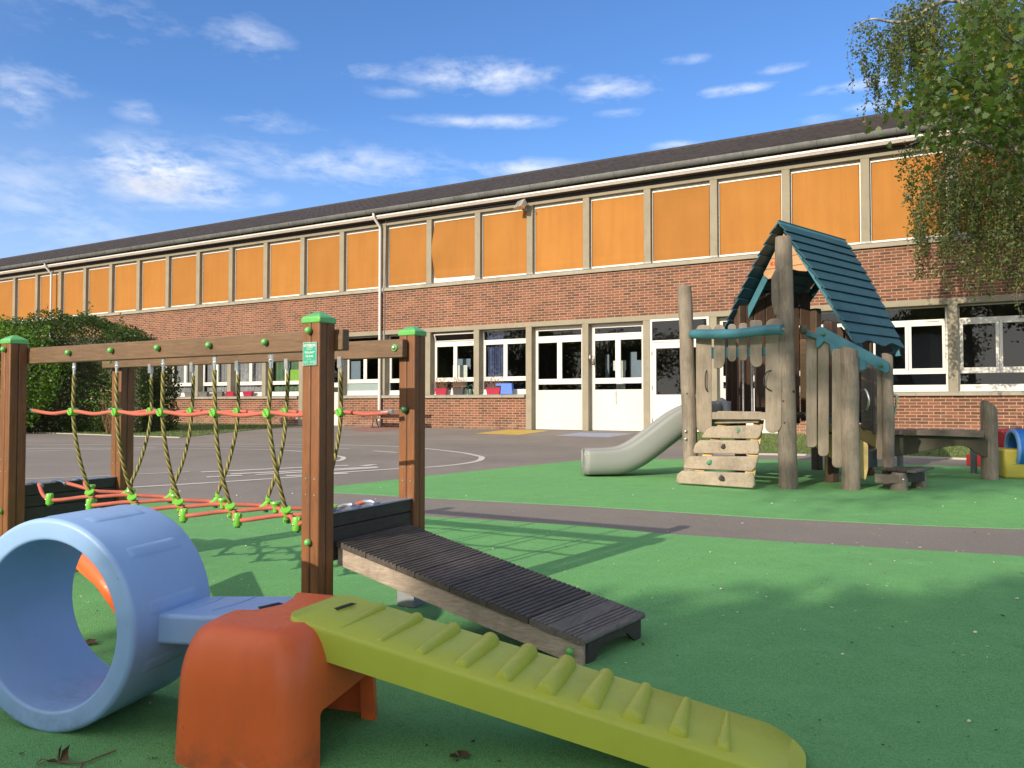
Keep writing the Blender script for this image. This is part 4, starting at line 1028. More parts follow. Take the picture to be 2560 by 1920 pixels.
# raised grip ribs on the outside
for k, a in enumerate((-30, 2, 34, 66, 98, 130)):
    aa = R(a - 18); m = M(); vs = []; fs = []; na, nl = 6, 14; hw = R(4.3)
    for i in range(na + 1):
        th = aa - hw + 2 * hw * i / na; u = abs(2 * i / na - 1)
        for j in range(nl + 1):
            v_ = abs(2 * j / nl - 1); h = .0032 * max(0, 1 - max(u ** 6, v_ ** 14)) - .0005 ; y = .055 + .205 * j / nl
            if u > .9: y = .158 + (y - .158) * .93
            rr = .2925 + (h if (u < .99 and v_ < .99) else -.001); vs.append(V(rr * math.sin(th), y, .2925 + rr * math.cos(th)))
    m.add(vs, [(i * (nl + 1) + j, i * (nl + 1) + j + 1, (i + 1) * (nl + 1) + j + 1, (i + 1) * (nl + 1) + j) for i in range(na) for j in range(nl)])
    m.build('grip_rib', M_tube, TB, smooth=60)
# arm: a flat slab from the ring to the orange block
def slab(poly, z0, z1, name, mat, par, bev=.012, segs=3):
    m = M(); m.prism([V(p[0], p[1], z0) for p in poly], (0, 0, z1 - z0)); return m.build(name, mat, par, world=True, bevel=bev, segs=segs)
AZ = .322
arm = [tuple(G(357, 1533, AZ)[:2]), tuple(G(500, 1541, AZ)[:2]), tuple(G(640, 1541, AZ)[:2])]
rnd = [tuple(G(x, y, AZ)[:2]) for x, y in ((705, 1528), (737, 1508), (744, 1496), (735, 1489))]
arm += rnd + [tuple(G(511, 1489, AZ)[:2]), tuple(G(420, 1490, AZ)[:2])]
am = slab(arm, AZ - .082, AZ, 'arm', M_tube, TB, .010)
m = M()
for (xa, ya, xb, yb) in ((470, 1524, 560, 1492), (530, 1526, 640, 1491)):
    a, b = G(xa, ya, AZ + .0005), G(xb, yb, AZ + .0005); mid = (a + b) / 2 + V(.012, 0, 0); m.tube(catpath([a, mid, b], 6), .0022, 6)
m.build('groove_line', M_tube, am, world=True, smooth=60)
lx_ = G(668, 1510, AZ + .0012); text_part('ROSENDO', .020, M_blackprint, am, basis(lx_, V(.97, .25, 0), V(-.25, .97, 0)), depth=.0006, bold=.0004) if False else None
m = M(); lt = (V(.80, .60, 0)).normalized(); ln = V(-lt.y, lt.x, 0)
def relief_mark(o, n, w, h, par):
    mm = M(); rr = random.Random(n)
    mm.prism([o - lt * w / 2 - ln * h * .62, o + lt * w / 2 - ln * h * .62, o + lt * w / 2 - ln * h * .5, o - lt * w / 2 - ln * h * .5], (0, 0, .0016))
    x = -w * .42
    while x < w * .42:
        q = w * rr.uniform(.05, .075); mm.tube([o + lt * x + ln * (-h * .35) + V(0, 0, .001), o + lt * (x + q * .5) + ln * (h * .35) + V(0, 0, .001), o + lt * (x + q) + ln * (-h * .3) + V(0, 0, .001)], .0014, 4); x += q * 1.35
    mm.build('moulded_mark', M_blackprint, par, world=True)
lt = (G(699, 1509, AZ) - G(645, 1521, AZ)).normalized(); ln = V(-lt.y, lt.x, 0)
relief_mark(G(672, 1514, AZ + .001), 5, .075, .022, am)

# orange block: rounded saddle with an arch through its side
OX = V(.95, -.31, 0).normalized(); OY = V(.31, .95, 0).normalized(); O0 = V(-.885, 1.91, 0)
OB = root('play_block', O0, math.atan2(OX.y, OX.x), 'orange rounded plastic block carrying the blue arm and the lime ramp', 'play block')
def orange_block(W=.40, L=.475, H=.340):
    m = M(); nz = 22; nc = 64
    rows = []
    for i in range(nz + 1):
        z = H * i / nz
        # shoulders: outline shrinks near the top
        rs = .15; t = max(0, (z - (H - rs)) / rs); ins = .062 * (1 - math.sqrt(max(0, 1 - t * t))) + .016 * z / H
        rows.append((z, ins))
    rows += [(H, rows[-1][1] + .02), (H, rows[-1][1] + .06)]
    for (z, ins) in rows:
        w, l = W / 2 - ins, L / 2 - ins * .8
        e = 5.2
        for j in range(nc):
            a = 2 * math.pi * j / nc; c, s_ = math.cos(a), math.sin(a)
            rr = (abs(c) ** e + abs(s_) ** e) ** (-1 / e)
            m.v.append(V(W / 2 + w * rr * c, L / 2 + l * rr * s_, z))
    n = len(rows)
    for i in range(n - 1):
        for j in range(nc):
            a = i * nc + j; b = i * nc + (j + 1) % nc; m.f.append((a, b, b + nc, a + nc))
    m.f.append(tuple(range(nc))[::-1]); m.f.append(tuple((n - 1) * nc + j for j in range(nc)))
    return m.build('body', M_orange, OB, smooth=50)
ob = orange_block()
m = M(); m.hexa([V(-.1, .10, -.1), V(.6, .10, -.1), V(.6, .40, -.1), V(-.1, .40, -.1), V(-.1, .115, .135), V(.6, .115, .135), V(.6, .385, .15), V(-.1, .385, .15)]); cu1 = m.build('cut', M_orange, None, bevel=.012); cu1.matrix_world = WM[OB.name]
m = M(); m.box(.04, .35, .05, .43, -.1, .235); cu2 = m.build('cut', M_orange, None); cu2.matrix_world = WM[OB.name]
# sockets for the arm and the ramp
m = M(); m.prism([V(p[0] * 1, p[1], AZ - .085) for p in arm], (0, 0, .3)); cu3 = m.build('cut', M_orange, None)
bpy.context.view_layer.update()
ob.parent = None; ob.matrix_world = WM[OB.name]
bake_bool(ob, [cu1, cu2, cu3]); ob.parent = OB; ob.matrix_parent_inverse = Matrix(); ob.matrix_basis = Matrix()
# lime ramp with ten half cone rungs
LN0, LF0, LF1, LN1 = G(706, 1538, .356), G(862, 1481, .356), G(1911, 1802, .062), G(1893, 1917, .062)
LR = root('play_ramp', (LN1.x, LN1.y, 0), 0, 'lime green plastic ramp with raised rungs sloping off the orange block', 'play ramp')
def LP(t, w, d=0.):
    a = LN0.lerp(LN1, t); b = LF0.lerp(LF1, t); return a.lerp(b, w) + V(0, 0, d)
def lime_ramp():
    m = M(); nt = 60; rows = []
    Lr = (LN1 - LN0).length
    e0 = .045 / Lr; e1 = .11 / Lr
    ts = [e0 * (1 - math.cos(math.pi / 2 * i / 14)) for i in range(14)] + [e0 + (1 - e0) * i / 36 for i in range(36)] + [1 + e1 * math.sin(math.pi / 2 * i / 14) for i in range(15)]
    for t2 in ts:
        if t2 < e0: k = (1 - math.sqrt(max(0, 1 - (1 - t2 / e0) ** 2))) * .34
        elif t2 > 1: k = (1 - math.sqrt(max(0, 1 - ((t2 - 1) / e1) ** 2))) * .9
        else: k = 0
        rows.append((t2, .5 * k, -.012 * max(0, t2 - 1) / e1, .082))
    nt = len(rows) - 1
    prof = [(0, -1.), (0, -.16), (.006, -.05), (.022, 0), (.5, .002), (.978, 0), (.994, -.05), (1, -.16), (1, -1.), (.94, -1.)]
    n = len(prof)
    for (t, k, bend, th) in rows:
        flat = min(1, max(0, (.10 - t) / .10))
        for (w, d) in prof:
            ww = k + (1 - 2 * k) * w
            lift = flat * (-.03) * 0
            p = LP(t, ww, d * th + bend)
            m.v.append(p)
    for i in range(nt):
        for j in range(n):
            a = i * n + j; b = i * n + (j + 1) % n; m.f.append((a, a + n, b + n, b))
    m.f.append(tuple(range(n))); m.f.append(tuple(nt * n + j for j in range(n))[::-1])
    return m.build('deck', M_ramp, LR, world=True, smooth=45)
lr = lime_ramp()
RW = [((947, 1503), (823, 1550), .014, .003), ((1029, 1533), (917, 1583), .018, .008), ((1117, 1566), (1011, 1618), .021, .013), ((1209, 1597), (1108, 1654), .025, .017), ((1302, 1628), (1207, 1687), .0265, .021),
      ((1393, 1666), (1306, 1724), .0265, .026), ((1493, 1696), (1415, 1757), .0225, .0265), ((1597, 1726), (1530, 1790), .018, .0265), ((1703, 1756), (1645, 1829), .012, .024), ((1811, 1783), (1776, 1862), .004, .018)]
for k in range(10):
    t = .118 + k * .0905; (rf_, rn_) = RW[k][2], RW[k][3]
    a = LP(t, .10, .001); b = LP(t - .012, .93, .001); m = M(); n = 14; fw = (LP(1, .5) - LP(0, .5)).normalized(); up = V(-fw.z * fw.x, 0, 1).normalized()
    secs = [(a, rn_ * .55, .0), (a + (b - a) * .012, rn_ * .9, 0), (a + (b - a) * .05, rn_, 0), (b - (b - a) * .05, rf_, 0), (b - (b - a) * .012, rf_ * .85, 0), (b, rf_ * .5, 0)]
    for (c, r_, _) in secs:
        for j in range(n + 1):
            th = math.pi * j / n; m.v.append(c + fw * (r_ * math.cos(th)) + up * (r_ * 1.05 * math.sin(th)) - up * .002)
    q = n + 1
    for i in range(len(secs) - 1):
        for j in range(n): m.f.append((i * q + j, i * q + j + 1, (i + 1) * q + j + 1, (i + 1) * q + j))
    m.f.append(tuple(range(q))[::-1]); m.f.append(tuple((len(secs) - 1) * q + j for j in range(q)))
    m.build('rung', M_ramp, LR, world=True, smooth=50)
lt = (G(809, 1495, .352) - G(765, 1508, .352)).normalized(); ln = V(-lt.y, lt.x, 0)
relief_mark(LP(.052, .62, .0015), 8, .075, .020, lr)
# a second orange slide seen through the ring
r = root('play_slide', (-1.62, 3.3, 0), R(20), 'orange plastic slide seen through the blue tunnel ring', 'slide')
m = M(); a, b = P(195, 1378, 2.95), P(262, 1450, 2.75)
m.tube(catpath([a + V(-.25, .2, .05), a, b, b + V(.10, -.02, -.12)], 6), .035, 12); m.build('side_rail', M_orange, r, smooth=60, world=True)
m = M(); m.prism([a + V(-.25, .2, .03), b + V(0, .0, -.02), b + V(.02, .3, -.02), a + V(-.2, .5, .03)], (0, 0, -.03)); m.build('chute', M_orange, r, world=True)

# ------------------------------------------------------------------ wooden playhouse
PH = root('playhouse', (3.2, 8.8, 0), 0, 'weathered log playhouse with a steep teal shingle roof, grey slide and climbing planks', 'playhouse')
def rough_log(name, base, top_z, r, mat, par=PH, seed=0, lean=(0, 0), topcut=0., r1=None, n=22, knots=()):
    """a peeled log: slightly crooked, oval, with a cut top"""
    rr = random.Random(seed); m = M(); k = 26; bx, by = base; r1 = r1 or r * .93
    for i in range(k + 1):
        t = i / k; z = top_z * t
        cx = bx + lean[0] * t + .012 * mnoise.noise(V(seed, t * 3.1, 0)) * (t > 0); cy = by + lean[1] * t + .012 * mnoise.noise(V(0, t * 3.1, seed))
        rad = (r + (r1 - r) * t) * (1 + .045 * mnoise.noise(V(t * 5, seed * 1.7, 2.)))
        if t > .985: rad *= .95
        for j in range(n):
            a = 2 * math.pi * j / n
            q = rad * (1 + .03 * mnoise.noise(V(math.cos(a) * 1.5 + seed, math.sin(a) * 1.5, t * 4)))
            zz = z + (topcut * math.cos(a - .3) * rad if i == k else (topcut * math.cos(a - .3) * rad * max(0, (t - .9) * 10)))
            m.v.append(V(cx + q * math.cos(a), cy + q * math.sin(a), zz))
    for i in range(k):
        for j in range(n):
            a = i * n + j; b = i * n + (j + 1) % n; m.f.append((a, b, b + n, a + n))
    m.f.append(tuple(range(n))[::-1]); m.f.append(tuple(k * n + j for j in range(n)))
    o = m.build(name, mat, par, smooth=50, world=True)
    for (ang, z, s_) in knots:
        mm = M(); c = V(bx + lean[0] * z / top_z + (r * 1.0) * math.cos(ang), by + lean[1] * z / top_z + (r * 1.0) * math.sin(ang), z); d = V(math.cos(ang), math.sin(ang), 0)
        mm.tube([c - d * .012, c + d * .003], [s_, s_ * .8], 12); mm.build('bolt_hole', M_iron, o, smooth=40, world=True)
    return o
PA = G(1979, 1224); PB = G(2136.5, 1227)
PCx = V(2.08, 8.9, 0); PDx = V(4.06, 8.2, 0)
rough_log('post', (PA.x, PA.y + .09), 2.685, .098, M_log, seed=1, lean=(-.03, .0), r1=.088, knots=((-1.1, 1.03, .018), (-2.3, .93, .012), (-2.2, .70, .012)))
m = M(); m.tube([V(PA.x - .085, PA.y + .08, 2.36), V(PA.x - .115, PA.y + .09, 2.25), V(PA.x - .11, PA.y + .09, 2.0), V(PA.x - .10, PA.y + .09, 1.85)], [.02, .045, .05, .03], 12); m.build('post_branch', M_log, PH, smooth=60, world=True)
rough_log('post', (PB.x, PB.y + .09), 1.47, .094, M_log, seed=2, r1=.090, topcut=-.35)
rough_log('post', (PCx.x + .03, PCx.y), 2.29, .086, M_log, seed=3, lean=(-.07, 0), r1=.082, topcut=-.15, knots=((-2.0, 1.02, .014),))
m = M()
for z in (.58, .49): m.ball(V(PCx.x - .055, PCx.y - .075, z), .018, 10, 8)
m.build('dome_nut', M_steel, PH, smooth=60, world=True)
rough_log('post', (PDx.x + .02, PDx.y), 1.43, .062, M_log, seed=4, topcut=-.4)
# brown inner posts
for (x, y, h, w) in ((3.665, 8.68, 1.85, .115), (3.02, 10.0, 2.3, .11), (4.48, 9.5, 1.85, .10), (4.15, 10.3, 2.2, .11)):
    m = M(); m.obox(V(x, y, h / 2), w, w, h, R(30)); m.build('inner_post', M_darkplank, PH, bevel=.012, world=True)
def board(poly, y0, mat, name='plank', th=.028, dr=None, yb=None, bevel=.008, par=PH, rnd=True):
    """a board whose outline was surveyed at depth y0 (left) .. yb (right), extruded by its thickness"""
    x0, x1 = min(p[0] for p in poly), max(p[0] for p in poly); yb = y0 if yb is None else yb
    pts = [P(px, py, y0 + (yb - y0) * ((px - x0) / (x1 - x0) if x1 > x0 else 0)) for px, py in poly]
    m = M(); m.prism(pts, dr or V(.18, .98, 0) * th); return m.build(name, mat, par, bevel=bevel, world=True)
def rounded(x0, y0, x1, y1, rt=(8, 8), rb=(8, 8), k=5):
    """outline of a plank (photo pixels): x0..x1, y0 top .. y1 bottom with rounded ends"""
    out = []
    def arc(cx, cy, rx, ry, a0, a1): 
        for i in range(k + 1):
            a = R(a0 + (a1 - a0) * i / k); out.append((cx + rx * math.cos(a), cy - ry * math.sin(a)))
    w = x1 - x0
    arc(x0 + min(rt[0], w / 2), y0 + rt[0], min(rt[0], w / 2), rt[0], 180, 90); arc(x1 - min(rt[1], w / 2), y0 + rt[1], min(rt[1], w / 2), rt[1], 90, 0)
    arc(x1 - min(rb[1], w / 2), y1 - rb[1], min(rb[1], w / 2), rb[1], 0, -90); arc(x0 + min(rb[0], w / 2), y1 - rb[0], min(rb[0], w / 2), rb[0], -90, -180)
    return out
# front picket planks between the tall posts, hung on a teal rail
def fy(px): return 8.86 - (px - 1740) * (8.86 - 7.98) / (1953 - 1740)
for (x0, y0, x1, y1, rt, rb) in ((1740, 812, 1779.5, 1083, (14, 14), (22, 10)), (1785, 811, 1813, 921, (13, 13), (5, 24)), (1820, 809.5, 1841, 904, (9, 9), (10, 10)), (1847, 807, 1868.5, 902, (9, 7), (11, 9)),
                                 (1875, 800, 1906, 917.5, (6, 7), (22, 12)), (1914, 796, 1954, 1082, (20, 12), (16, 22))):
    board(rounded(x0, y0, x1, y1, rt, rb), fy(x0), M_plank, yb=fy(x1))
m = M(); a, b = P(1742, 868, fy(1742) + .04), P(1955, 868, fy(1955) + .04); m.prism([a, b, P(1955, 888, b.y), P(1742, 898, a.y)], V(.02, .03, 0)); m.build('rail', M_teal, PH, bevel=.005, world=True)
m = M(); pts = [P(1732, 836, 8.80), P(1738, 835, 8.74), P(1790, 835.5, 8.5), P(1845, 834, 8.27), P(1900, 827, 8.02), P(1950, 824, 7.83), P(1953, 823.5, 7.82)]
m.tube(catpath(pts, 5), [.03] + [.05] * 4 + [.055] * 22 + [.054] * 4, 18); m.build('handrail_log', M_teal, PH, smooth=50, world=True)
m = M(); m.tube([P(1728, 836, 8.86), P(1960, 823.5, 7.79)], .018, 8); m.build('rail_core', M_plank, PH, world=True)
m = M()
for pts in (((1767, 926, 0), (1764, 934, .05), (1763, 953, .06), (1765, 972, .05), (1770, 979, 0)), ((1928, 926, 0), (1917, 931, .05), (1910, 949, .07), (1914, 967, .05), (1930, 978, 0))):
    m.tube(catpath([P(x, y, fy(x) - d) for x, y, d in pts], 5), .0075, 8)
m.build('grab_handle', M_iron, PH, smooth=60, world=True)
# platform edge and floor
PZ = .80
fl = [V(2.14, 8.95, PZ), V(2.92, 8.10, PZ), V(3.15, 8.5, PZ), V(3.62, 8.85, PZ), V(4.6, 9.5, PZ), V(4.1, 10.25, PZ), V(3.0, 9.95, PZ), V(2.3, 9.75, PZ)]
m = M(); m.prism([p - V(0, 0, .06) for p in fl], (0, 0, .05)); m.build('platform', M_darkplank, PH, world=True)
m = M(); a, b = P(1736, 1030, 8.9), P(1958, 1031, 8.0); m.prism([a, b, P(1958, 1049, 8.0), P(1736, 1048, 8.9)], V(.05, .06, 0)); m.build('platform_edge', M_plank, PH, bevel=.004, world=True)
# climbing planks on a leaning frame
CP = [((1787, 1028), (1905, 1030), (1898, 1058), (1779, 1060), 8.80, 8.26, 0), ((1771, 1067), (1908, 1063), (1898, 1098), (1750, 1095), 8.72, 8.17, 1), ((1740, 1101), (1895, 1102), (1899, 1136), (1730, 1134), 8.64, 8.08, 0),
      ((1714, 1141), (1896, 1142), (1885, 1179), (1707, 1172), 8.52, 7.98, 1), ((1694, 1177), (1884, 1184), (1887, 1221.5), (1688, 1208), 8.39, 7.87, 0)]
for k, (a, b, c, d, yl, yr, hc) in enumerate(CP):
    def rc(p, q, s_): return (p[0] + (q[0] - p[0]) * s_, p[1] + (q[1] - p[1]) * s_)
    poly = [rc(a, b, .05), rc(a, b, .95), rc(b, a, .01), rc(b, c, .25), rc(c, b, .25), rc(c, d, .03), rc(d, c, .03), rc(d, a, .15), rc(a, d, .3)]
    pl = board(poly, yl, M_climb, 'climbing_plank', yb=yr, dr=V(.25, .33, .05) * .09, bevel=.01)
    hx, hy = ((1825, 1042), (1851, 1079), (1811, 1117), (1776, 1157), (1806, 1196))[k]
    t = (hx - a[0]) / (b[0] - a[0]); hp = P(hx, hy, yl + (yr - yl) * t) - V(.25, .33, 0) * .03
    m = M(); rr = random.Random(k * 3 + 1)
    m.ball(hp, .033, 10, 7, (1.15, .7, .8)); m.ball(hp + V(rr.uniform(-.02, .02), -.01, .018), .02, 8, 6); m.ball(hp + V(.02, 0, -.012), .022, 8, 6)
    m.build('climbing_hold', M_holdg if hc else M_holdd, PH, smooth=60, world=True)
m = M()
for (xa, ya, da, xb, yb, db) in ((1800, 1050, 8.82, 1730, 1190, 8.42), (1885, 1050, 8.42, 1860, 1195, 8.04)):
    a, b = P(xa, ya, da), P(xb, yb, db); m.prism([a, a + V(.09, -.06, 0), b + V(.09, -.06, 0), b], V(.02, .05, 0))
m.build('climbing_frame', M_yellowp, PH, world=True)
# side boards stepping down beside the stairs
for (x0, y0, x1, y1, rt, rb, yy, mt) in ((2001, 848, 2017, 995, (3, 3), (2, 2), 8.7, M_gable), (2016, 838, 2043, 1119, (5, 5), (6, 10), 8.02, M_plank), (2046, 856, 2073, 1141, (6, 6), (10, 12), 8.0, M_plank), (2081, 872, 2113, 1170, (10, 9), (12, 12), 7.94, M_plank)):
    board(rounded(x0, y0, x1, y1, rt, rb), yy, mt)
for (x0, y0, x1, y1, rt, rb, yy, mt) in ((2154, 905, 2180, 1074, (4, 4), (8, 14), 8.5, M_play), (2182, 912, 2195, 1085, (3, 3), (4, 4), 8.42, M_play), (2193.5, 896, 2211, 1150, (6, 6), (3, 3), 8.22, M_plank)):
    board(rounded(x0, y0, x1, y1, rt, rb), yy, mt)
# rear and side wall boards seen through the house
def wall_line(a, b, n, z0, z1, mat, gap=.018, seed=0, name='wall_board'):
    rr = random.Random(seed); a, b = Vector(a), Vector(b); d = (b - a); L = d.length; d.normalize(); w = L / n; nn = V(-d.y, d.x, 0)
    for k in range(n):
        p = a + d * (w * k + gap / 2 + rr.uniform(0, .006)); q = a + d * (w * (k + 1) - gap / 2 - rr.uniform(0, .006)); top = z1 + rr.uniform(-.08, .08); bot = z0 + rr.uniform(-.05, .05)
        m = M(); c = (q - p)
        m.prism([p + V(0, 0, bot), q + V(0, 0, bot), q + V(0, 0, top - .03), p + c * .8 + V(0, 0, top), p + c * .2 + V(0, 0, top), p + V(0, 0, top - .03)], nn * .025)
        m.build(name, mat, PH, bevel=.005, world=True)
wall_line((3.05, 9.98, 0), (4.1, 10.32, 0), 6, .68, 2.35, M_darkplank, seed=1)
wall_line((4.12, 10.3, 0), (4.5, 9.6, 0), 5, .68, 1.9, M_darkplank, seed=2, gap=.03)
wall_line((4.5, 9.45, 0), (4.12, 8.7, 0), 5, .66, 1.60, M_darkplank, seed=3, gap=.035)
wall_line((2.95, 9.95, 0), (2.75, 9.75, 0), 2, .5, 1.75, M_darkplank, seed=4)
m = M(); m.box(2.98, 3.5, 9.2, 9.24, .86, 1.55); m.build('inner_panel', M_darkplank, PH, world=True)
m = M()
for x in (2.755, 2.86): m.cyl(V(x, 9.0, .8), V(x, 9.0, 1.45), .012, n=8)
m.build('steel_rod', M_steel, PH, smooth=50, world=True)
# sloping teal stair rails
def rail(pl, y0, y1, par=PH, th=.04):
    x0, x1 = pl[0][0], max(p[0] for p in pl); pts = [P(px, py, y0 + (y1 - y0) * (px - x0) / (x1 - x0)) for px, py in pl]
    m = M(); m.prism(pts, V(.03, th, 0)); return m.build('stair_rail', M_teal, par, bevel=.006, world=True)
rr_ = rail([(2040, 829), (2042, 819), (2050, 816), (2056, 818), (2219, 904), (2223, 910), (2223, 926), (2219, 933), (2212, 932), (2046, 843), (2041, 838)], 8.12, 8.02)
m = M(); m.ball(P(2058.5, 835.5, 8.10), .022, 10, 6, (1, .5, 1)); m.ball(P(2203, 914, 8.0), .022, 10, 6, (1, .5, 1)); m.build('bolt', M_dgreen, rr_, smooth=60, world=True)
rail([(2004, 822), (2014, 823), (2120, 880), (2164, 902), (2164, 922), (2155, 928), (2120, 905), (2078, 890), (2074, 862), (2060, 852), (2046, 870), (2040, 868), (2040, 846), (2004, 836)], 7.99, 7.93, th=.03)
m = M(); m.cyl(P(2002, 824, 7.93), P(2014, 824, 7.93), .05, n=14); m.build('rail_end', M_darkbeam, PH, smooth=40, world=True)
# stairs: yellow side panels, grey treads
def px_panel(poly, y, mat, name, th=.03, yb=None):
    return board(poly, y, mat, name, th=th, yb=yb, bevel=.006, dr=V(.0, 1, 0) * th)
px_panel([(2043, 1035), (2062, 1052), (2090, 1066), (2130, 1090), (2160, 1104), (2168, 1108), (2171, 1114), (2171, 1172), (2165, 1199), (2158, 1199), (2060, 1132), (2043, 1120)], 8.25, M_yellowp, 'stair_side', yb=7.98)
px_panel([(2150, 1060), (2157, 1067), (2195, 1088), (2222, 1103), (2226, 1108), (2228, 1168), (2218, 1168), (2216, 1140), (2190, 1120), (2150, 1100)], 8.55, M_yellowp, 'stair_side', yb=8.35)
for k in range(3):
    z = .20 + .20 * (k + 1); x0 = 3.80 - .22 * k; y0 = 8.1 + .04 * k
    m = M(); m.hexa([V(x0 - .26, y0 + .06, z - .03), V(x0, y0, z - .03), V(x0 + .30, y0 + .33, z - .03), V(x0 + .04, y0 + .40, z - .03), V(x0 - .26, y0 + .06, z), V(x0, y0, z), V(x0 + .30, y0 + .33, z), V(x0 + .04, y0 + .40, z)])
    m.build('tread', M_deck, PH, bevel=.004, world=True)
    m = M(); m.hexa([V(x0 - .03, y0 + .01, z - .20), V(x0 - .01, y0, z - .20), V(x0 + .27, y0 + .33, z - .20), V(x0 + .25, y0 + .34, z - .20), V(x0 - .03, y0 + .01, z - .03), V(x0 - .01, y0, z - .03), V(x0 + .27, y0 + .33, z - .03), V(x0 + .25, y0 + .34, z - .03)])
    m.build('riser', M_riser, PH, world=True)
m = M(); m.tube(catpath([P(2155, 980, 8.2), P(2163, 974, 8.1), P(2171, 992, 8.05), P(2172, 1008, 8.05), P(2166, 1024, 8.1), P(2157, 1032, 8.2)], 5), .012, 8); m.build('grab_handle', M_steel, PH, smooth=60, world=True)
m = M(); m.tube([P(2234, 986, 8.3), P(2243, 990, 8.25), P(2240, 1010, 8.28), P(2236, 1038, 8.3)], [.012, .02, .010, .012], 8); m.build('rod', M_steel, PH, smooth=60, world=True)
# low step deck on log stubs
DZ = .19
dk = [G(2169, 1173.5, DZ), G(2265, 1183.5, DZ), G(2290, 1184, DZ), G(2337, 1173, DZ), V(4.22, 8.22, DZ), V(3.9, 8.35, DZ)]
dk0, dk1, dk2, dk3 = Vector(dk[0]), Vector(dk[2]), Vector(dk[3]), Vector((4.08, 8.30, DZ))
for k in range(5):
    t0, t1 = k / 5 + .008, (k + 1) / 5 - .008; a, b = dk0.lerp(dk1, t0), dk0.lerp(dk1, t1); c, d = dk3.lerp(dk2, t1), dk3.lerp(dk2, t0)
    m = M(); m.prism([a, b, c, d], (0, 0, .026)); m.build('step_board', M_deck if k < 4 else M_decklight, PH, bevel=.006, world=True)
m = M(); a, b = G(2188, 1200, .11), G(2262, 1203, .11); m.prism([a + V(.02, .05, -.03), b + V(-.02, .08, -.03), b + V(-.02, .08, .055), a + V(.02, .05, .055)], V(.02, .05, 0)); m.build('step_beam', M_play, PH, world=True)
m = M(); a, b = V(4.02, 7.84, .08), V(4.38, 8.04, .08); m.prism([a, b, b + V(0, 0, .09), a + V(0, 0, .09)], V(-.05, .06, 0)); m.build('step_beam', M_darkwood, PH, world=True)
lg = G(2258.5, 1228); rough_log('step_leg', (lg.x, lg.y + .08), .185, .088, M_log, seed=8, r1=.072)
lg = G(2305, 1221); rough_log('step_leg', (lg.x, lg.y + .06), .185, .075, M_log, seed=9, r1=.068)
m = M(); m.ball(V(3.955, 7.66, .135), .013, 8, 6); m.build('bolt', M_steel, PH, smooth=60, world=True)
# roof
AF, AB_, RF_, RB_ = V(3.33, 9.40, 3.18), V(4.67, 10.53, 3.18), V(3.94, 8.68, 1.61), V(4.92, 9.51, 1.61)
E1 = V(.643, -.766, 0)
def mirror(p): d = (p - AF).dot(E1); return p - E1 * (2 * d)
LF_, LB_ = mirror(RF_), mirror(RB_)
def roof_side(a0, a1, b0, b1, n, nm, flip=False, waves=True):
    """overlapping shingle boards; a = ridge (front, back), b = eave (front, back)"""
    nrm = (b0 - a0).cross(a1 - a0).normalized() * (1 if not flip else -1)
    if nrm.z < 0: nrm = -nrm
    for k in range(n):
        t0, t1 = k / n, (k + 1) / n + .012
        bow = lambda t: .035 * math.sin(math.pi * t)
        p0, p1 = a0.lerp(b0, t0), a1.lerp(b1, t0); q0, q1 = a0.lerp(b0, min(t1, 1)), a1.lerp(b1, min(t1, 1))
        lift = .026
        up = V(0, 0, 0) + nrm * bow(t0); up2 = nrm * (bow(min(t1, 1)) + lift)
        e = (p1 - p0).normalized(); st = .012
        P0, P1, Q0, Q1 = p0 + up - e * st * (k > 0), p1 + up + e * st, q0 + up2 - e * st, q1 + up2 + e * st
        m = M()
        if k == n - 1 and waves:   # wavy eave board
            segs_ = 18; low = []
            for i in range(segs_ + 1):
                s_ = i / segs_; low.append(Q0.lerp(Q1, s_) + (q0 - p0).normalized() * (.03 * math.sin(s_ * 13 + 1.) - .0))
            poly = [P0, P1] + low[::-1]
        else: poly = [P0, P1, Q1, Q0]
        m.prism(poly, -nrm * .016); m.build(nm, M_roofteal, RFO, bevel=.003, segs=1, world=True)
m = M(); up = V(0, 0, .02)
m.prism([AF + up, AB_ + up, AB_ + up + E1 * .05 - V(0, 0, .09), AF + up + E1 * .05 - V(0, 0, .09)], -E1 * .015); m.prism([AF + up, AB_ + up, AB_ + up - E1 * .05 - V(0, 0, .09), AF + up - E1 * .05 - V(0, 0, .09)], E1 * .015)
RFO = m.build('roof', M_teal, PH, world=True)
roof_side(AF, AB_, RF_, RB_, 12, 'shingle_board'); roof_side(AF, AB_, LF_, LB_, 12, 'shingle_board')
E2 = V(.766, .643, 0)
def barge(a, b, w, off, nm='barge_board', th=.03, lobe=False):
    d = (b - a).normalized(); inn = d.cross(E2).normalized(); 
    if inn.z > 0: inn = -inn
    a = a + E2 * off; b = b + E2 * off
    m = M(); poly = [a, b] + ([b + d * .02 + inn * w * .3, b + d * .10 + inn * w * .5, b + d * .07 + inn * w * 1.1] if lobe else []) + [b + inn * w, a + inn * w]
    m.prism(poly, E2 * th); m.build(nm, M_teal, RFO, bevel=.005, world=True)
barge(AF.lerp(RF_, .12), RF_, .085, .19, lobe=True); barge(AF.lerp(LF_, .12), LF_, .085, .24)
barge(AB_ - V(0, 0, .02), RB_, .10, -.06, lobe=True); barge(AB_ - V(0, 0, .02), LB_, .10, -.06)
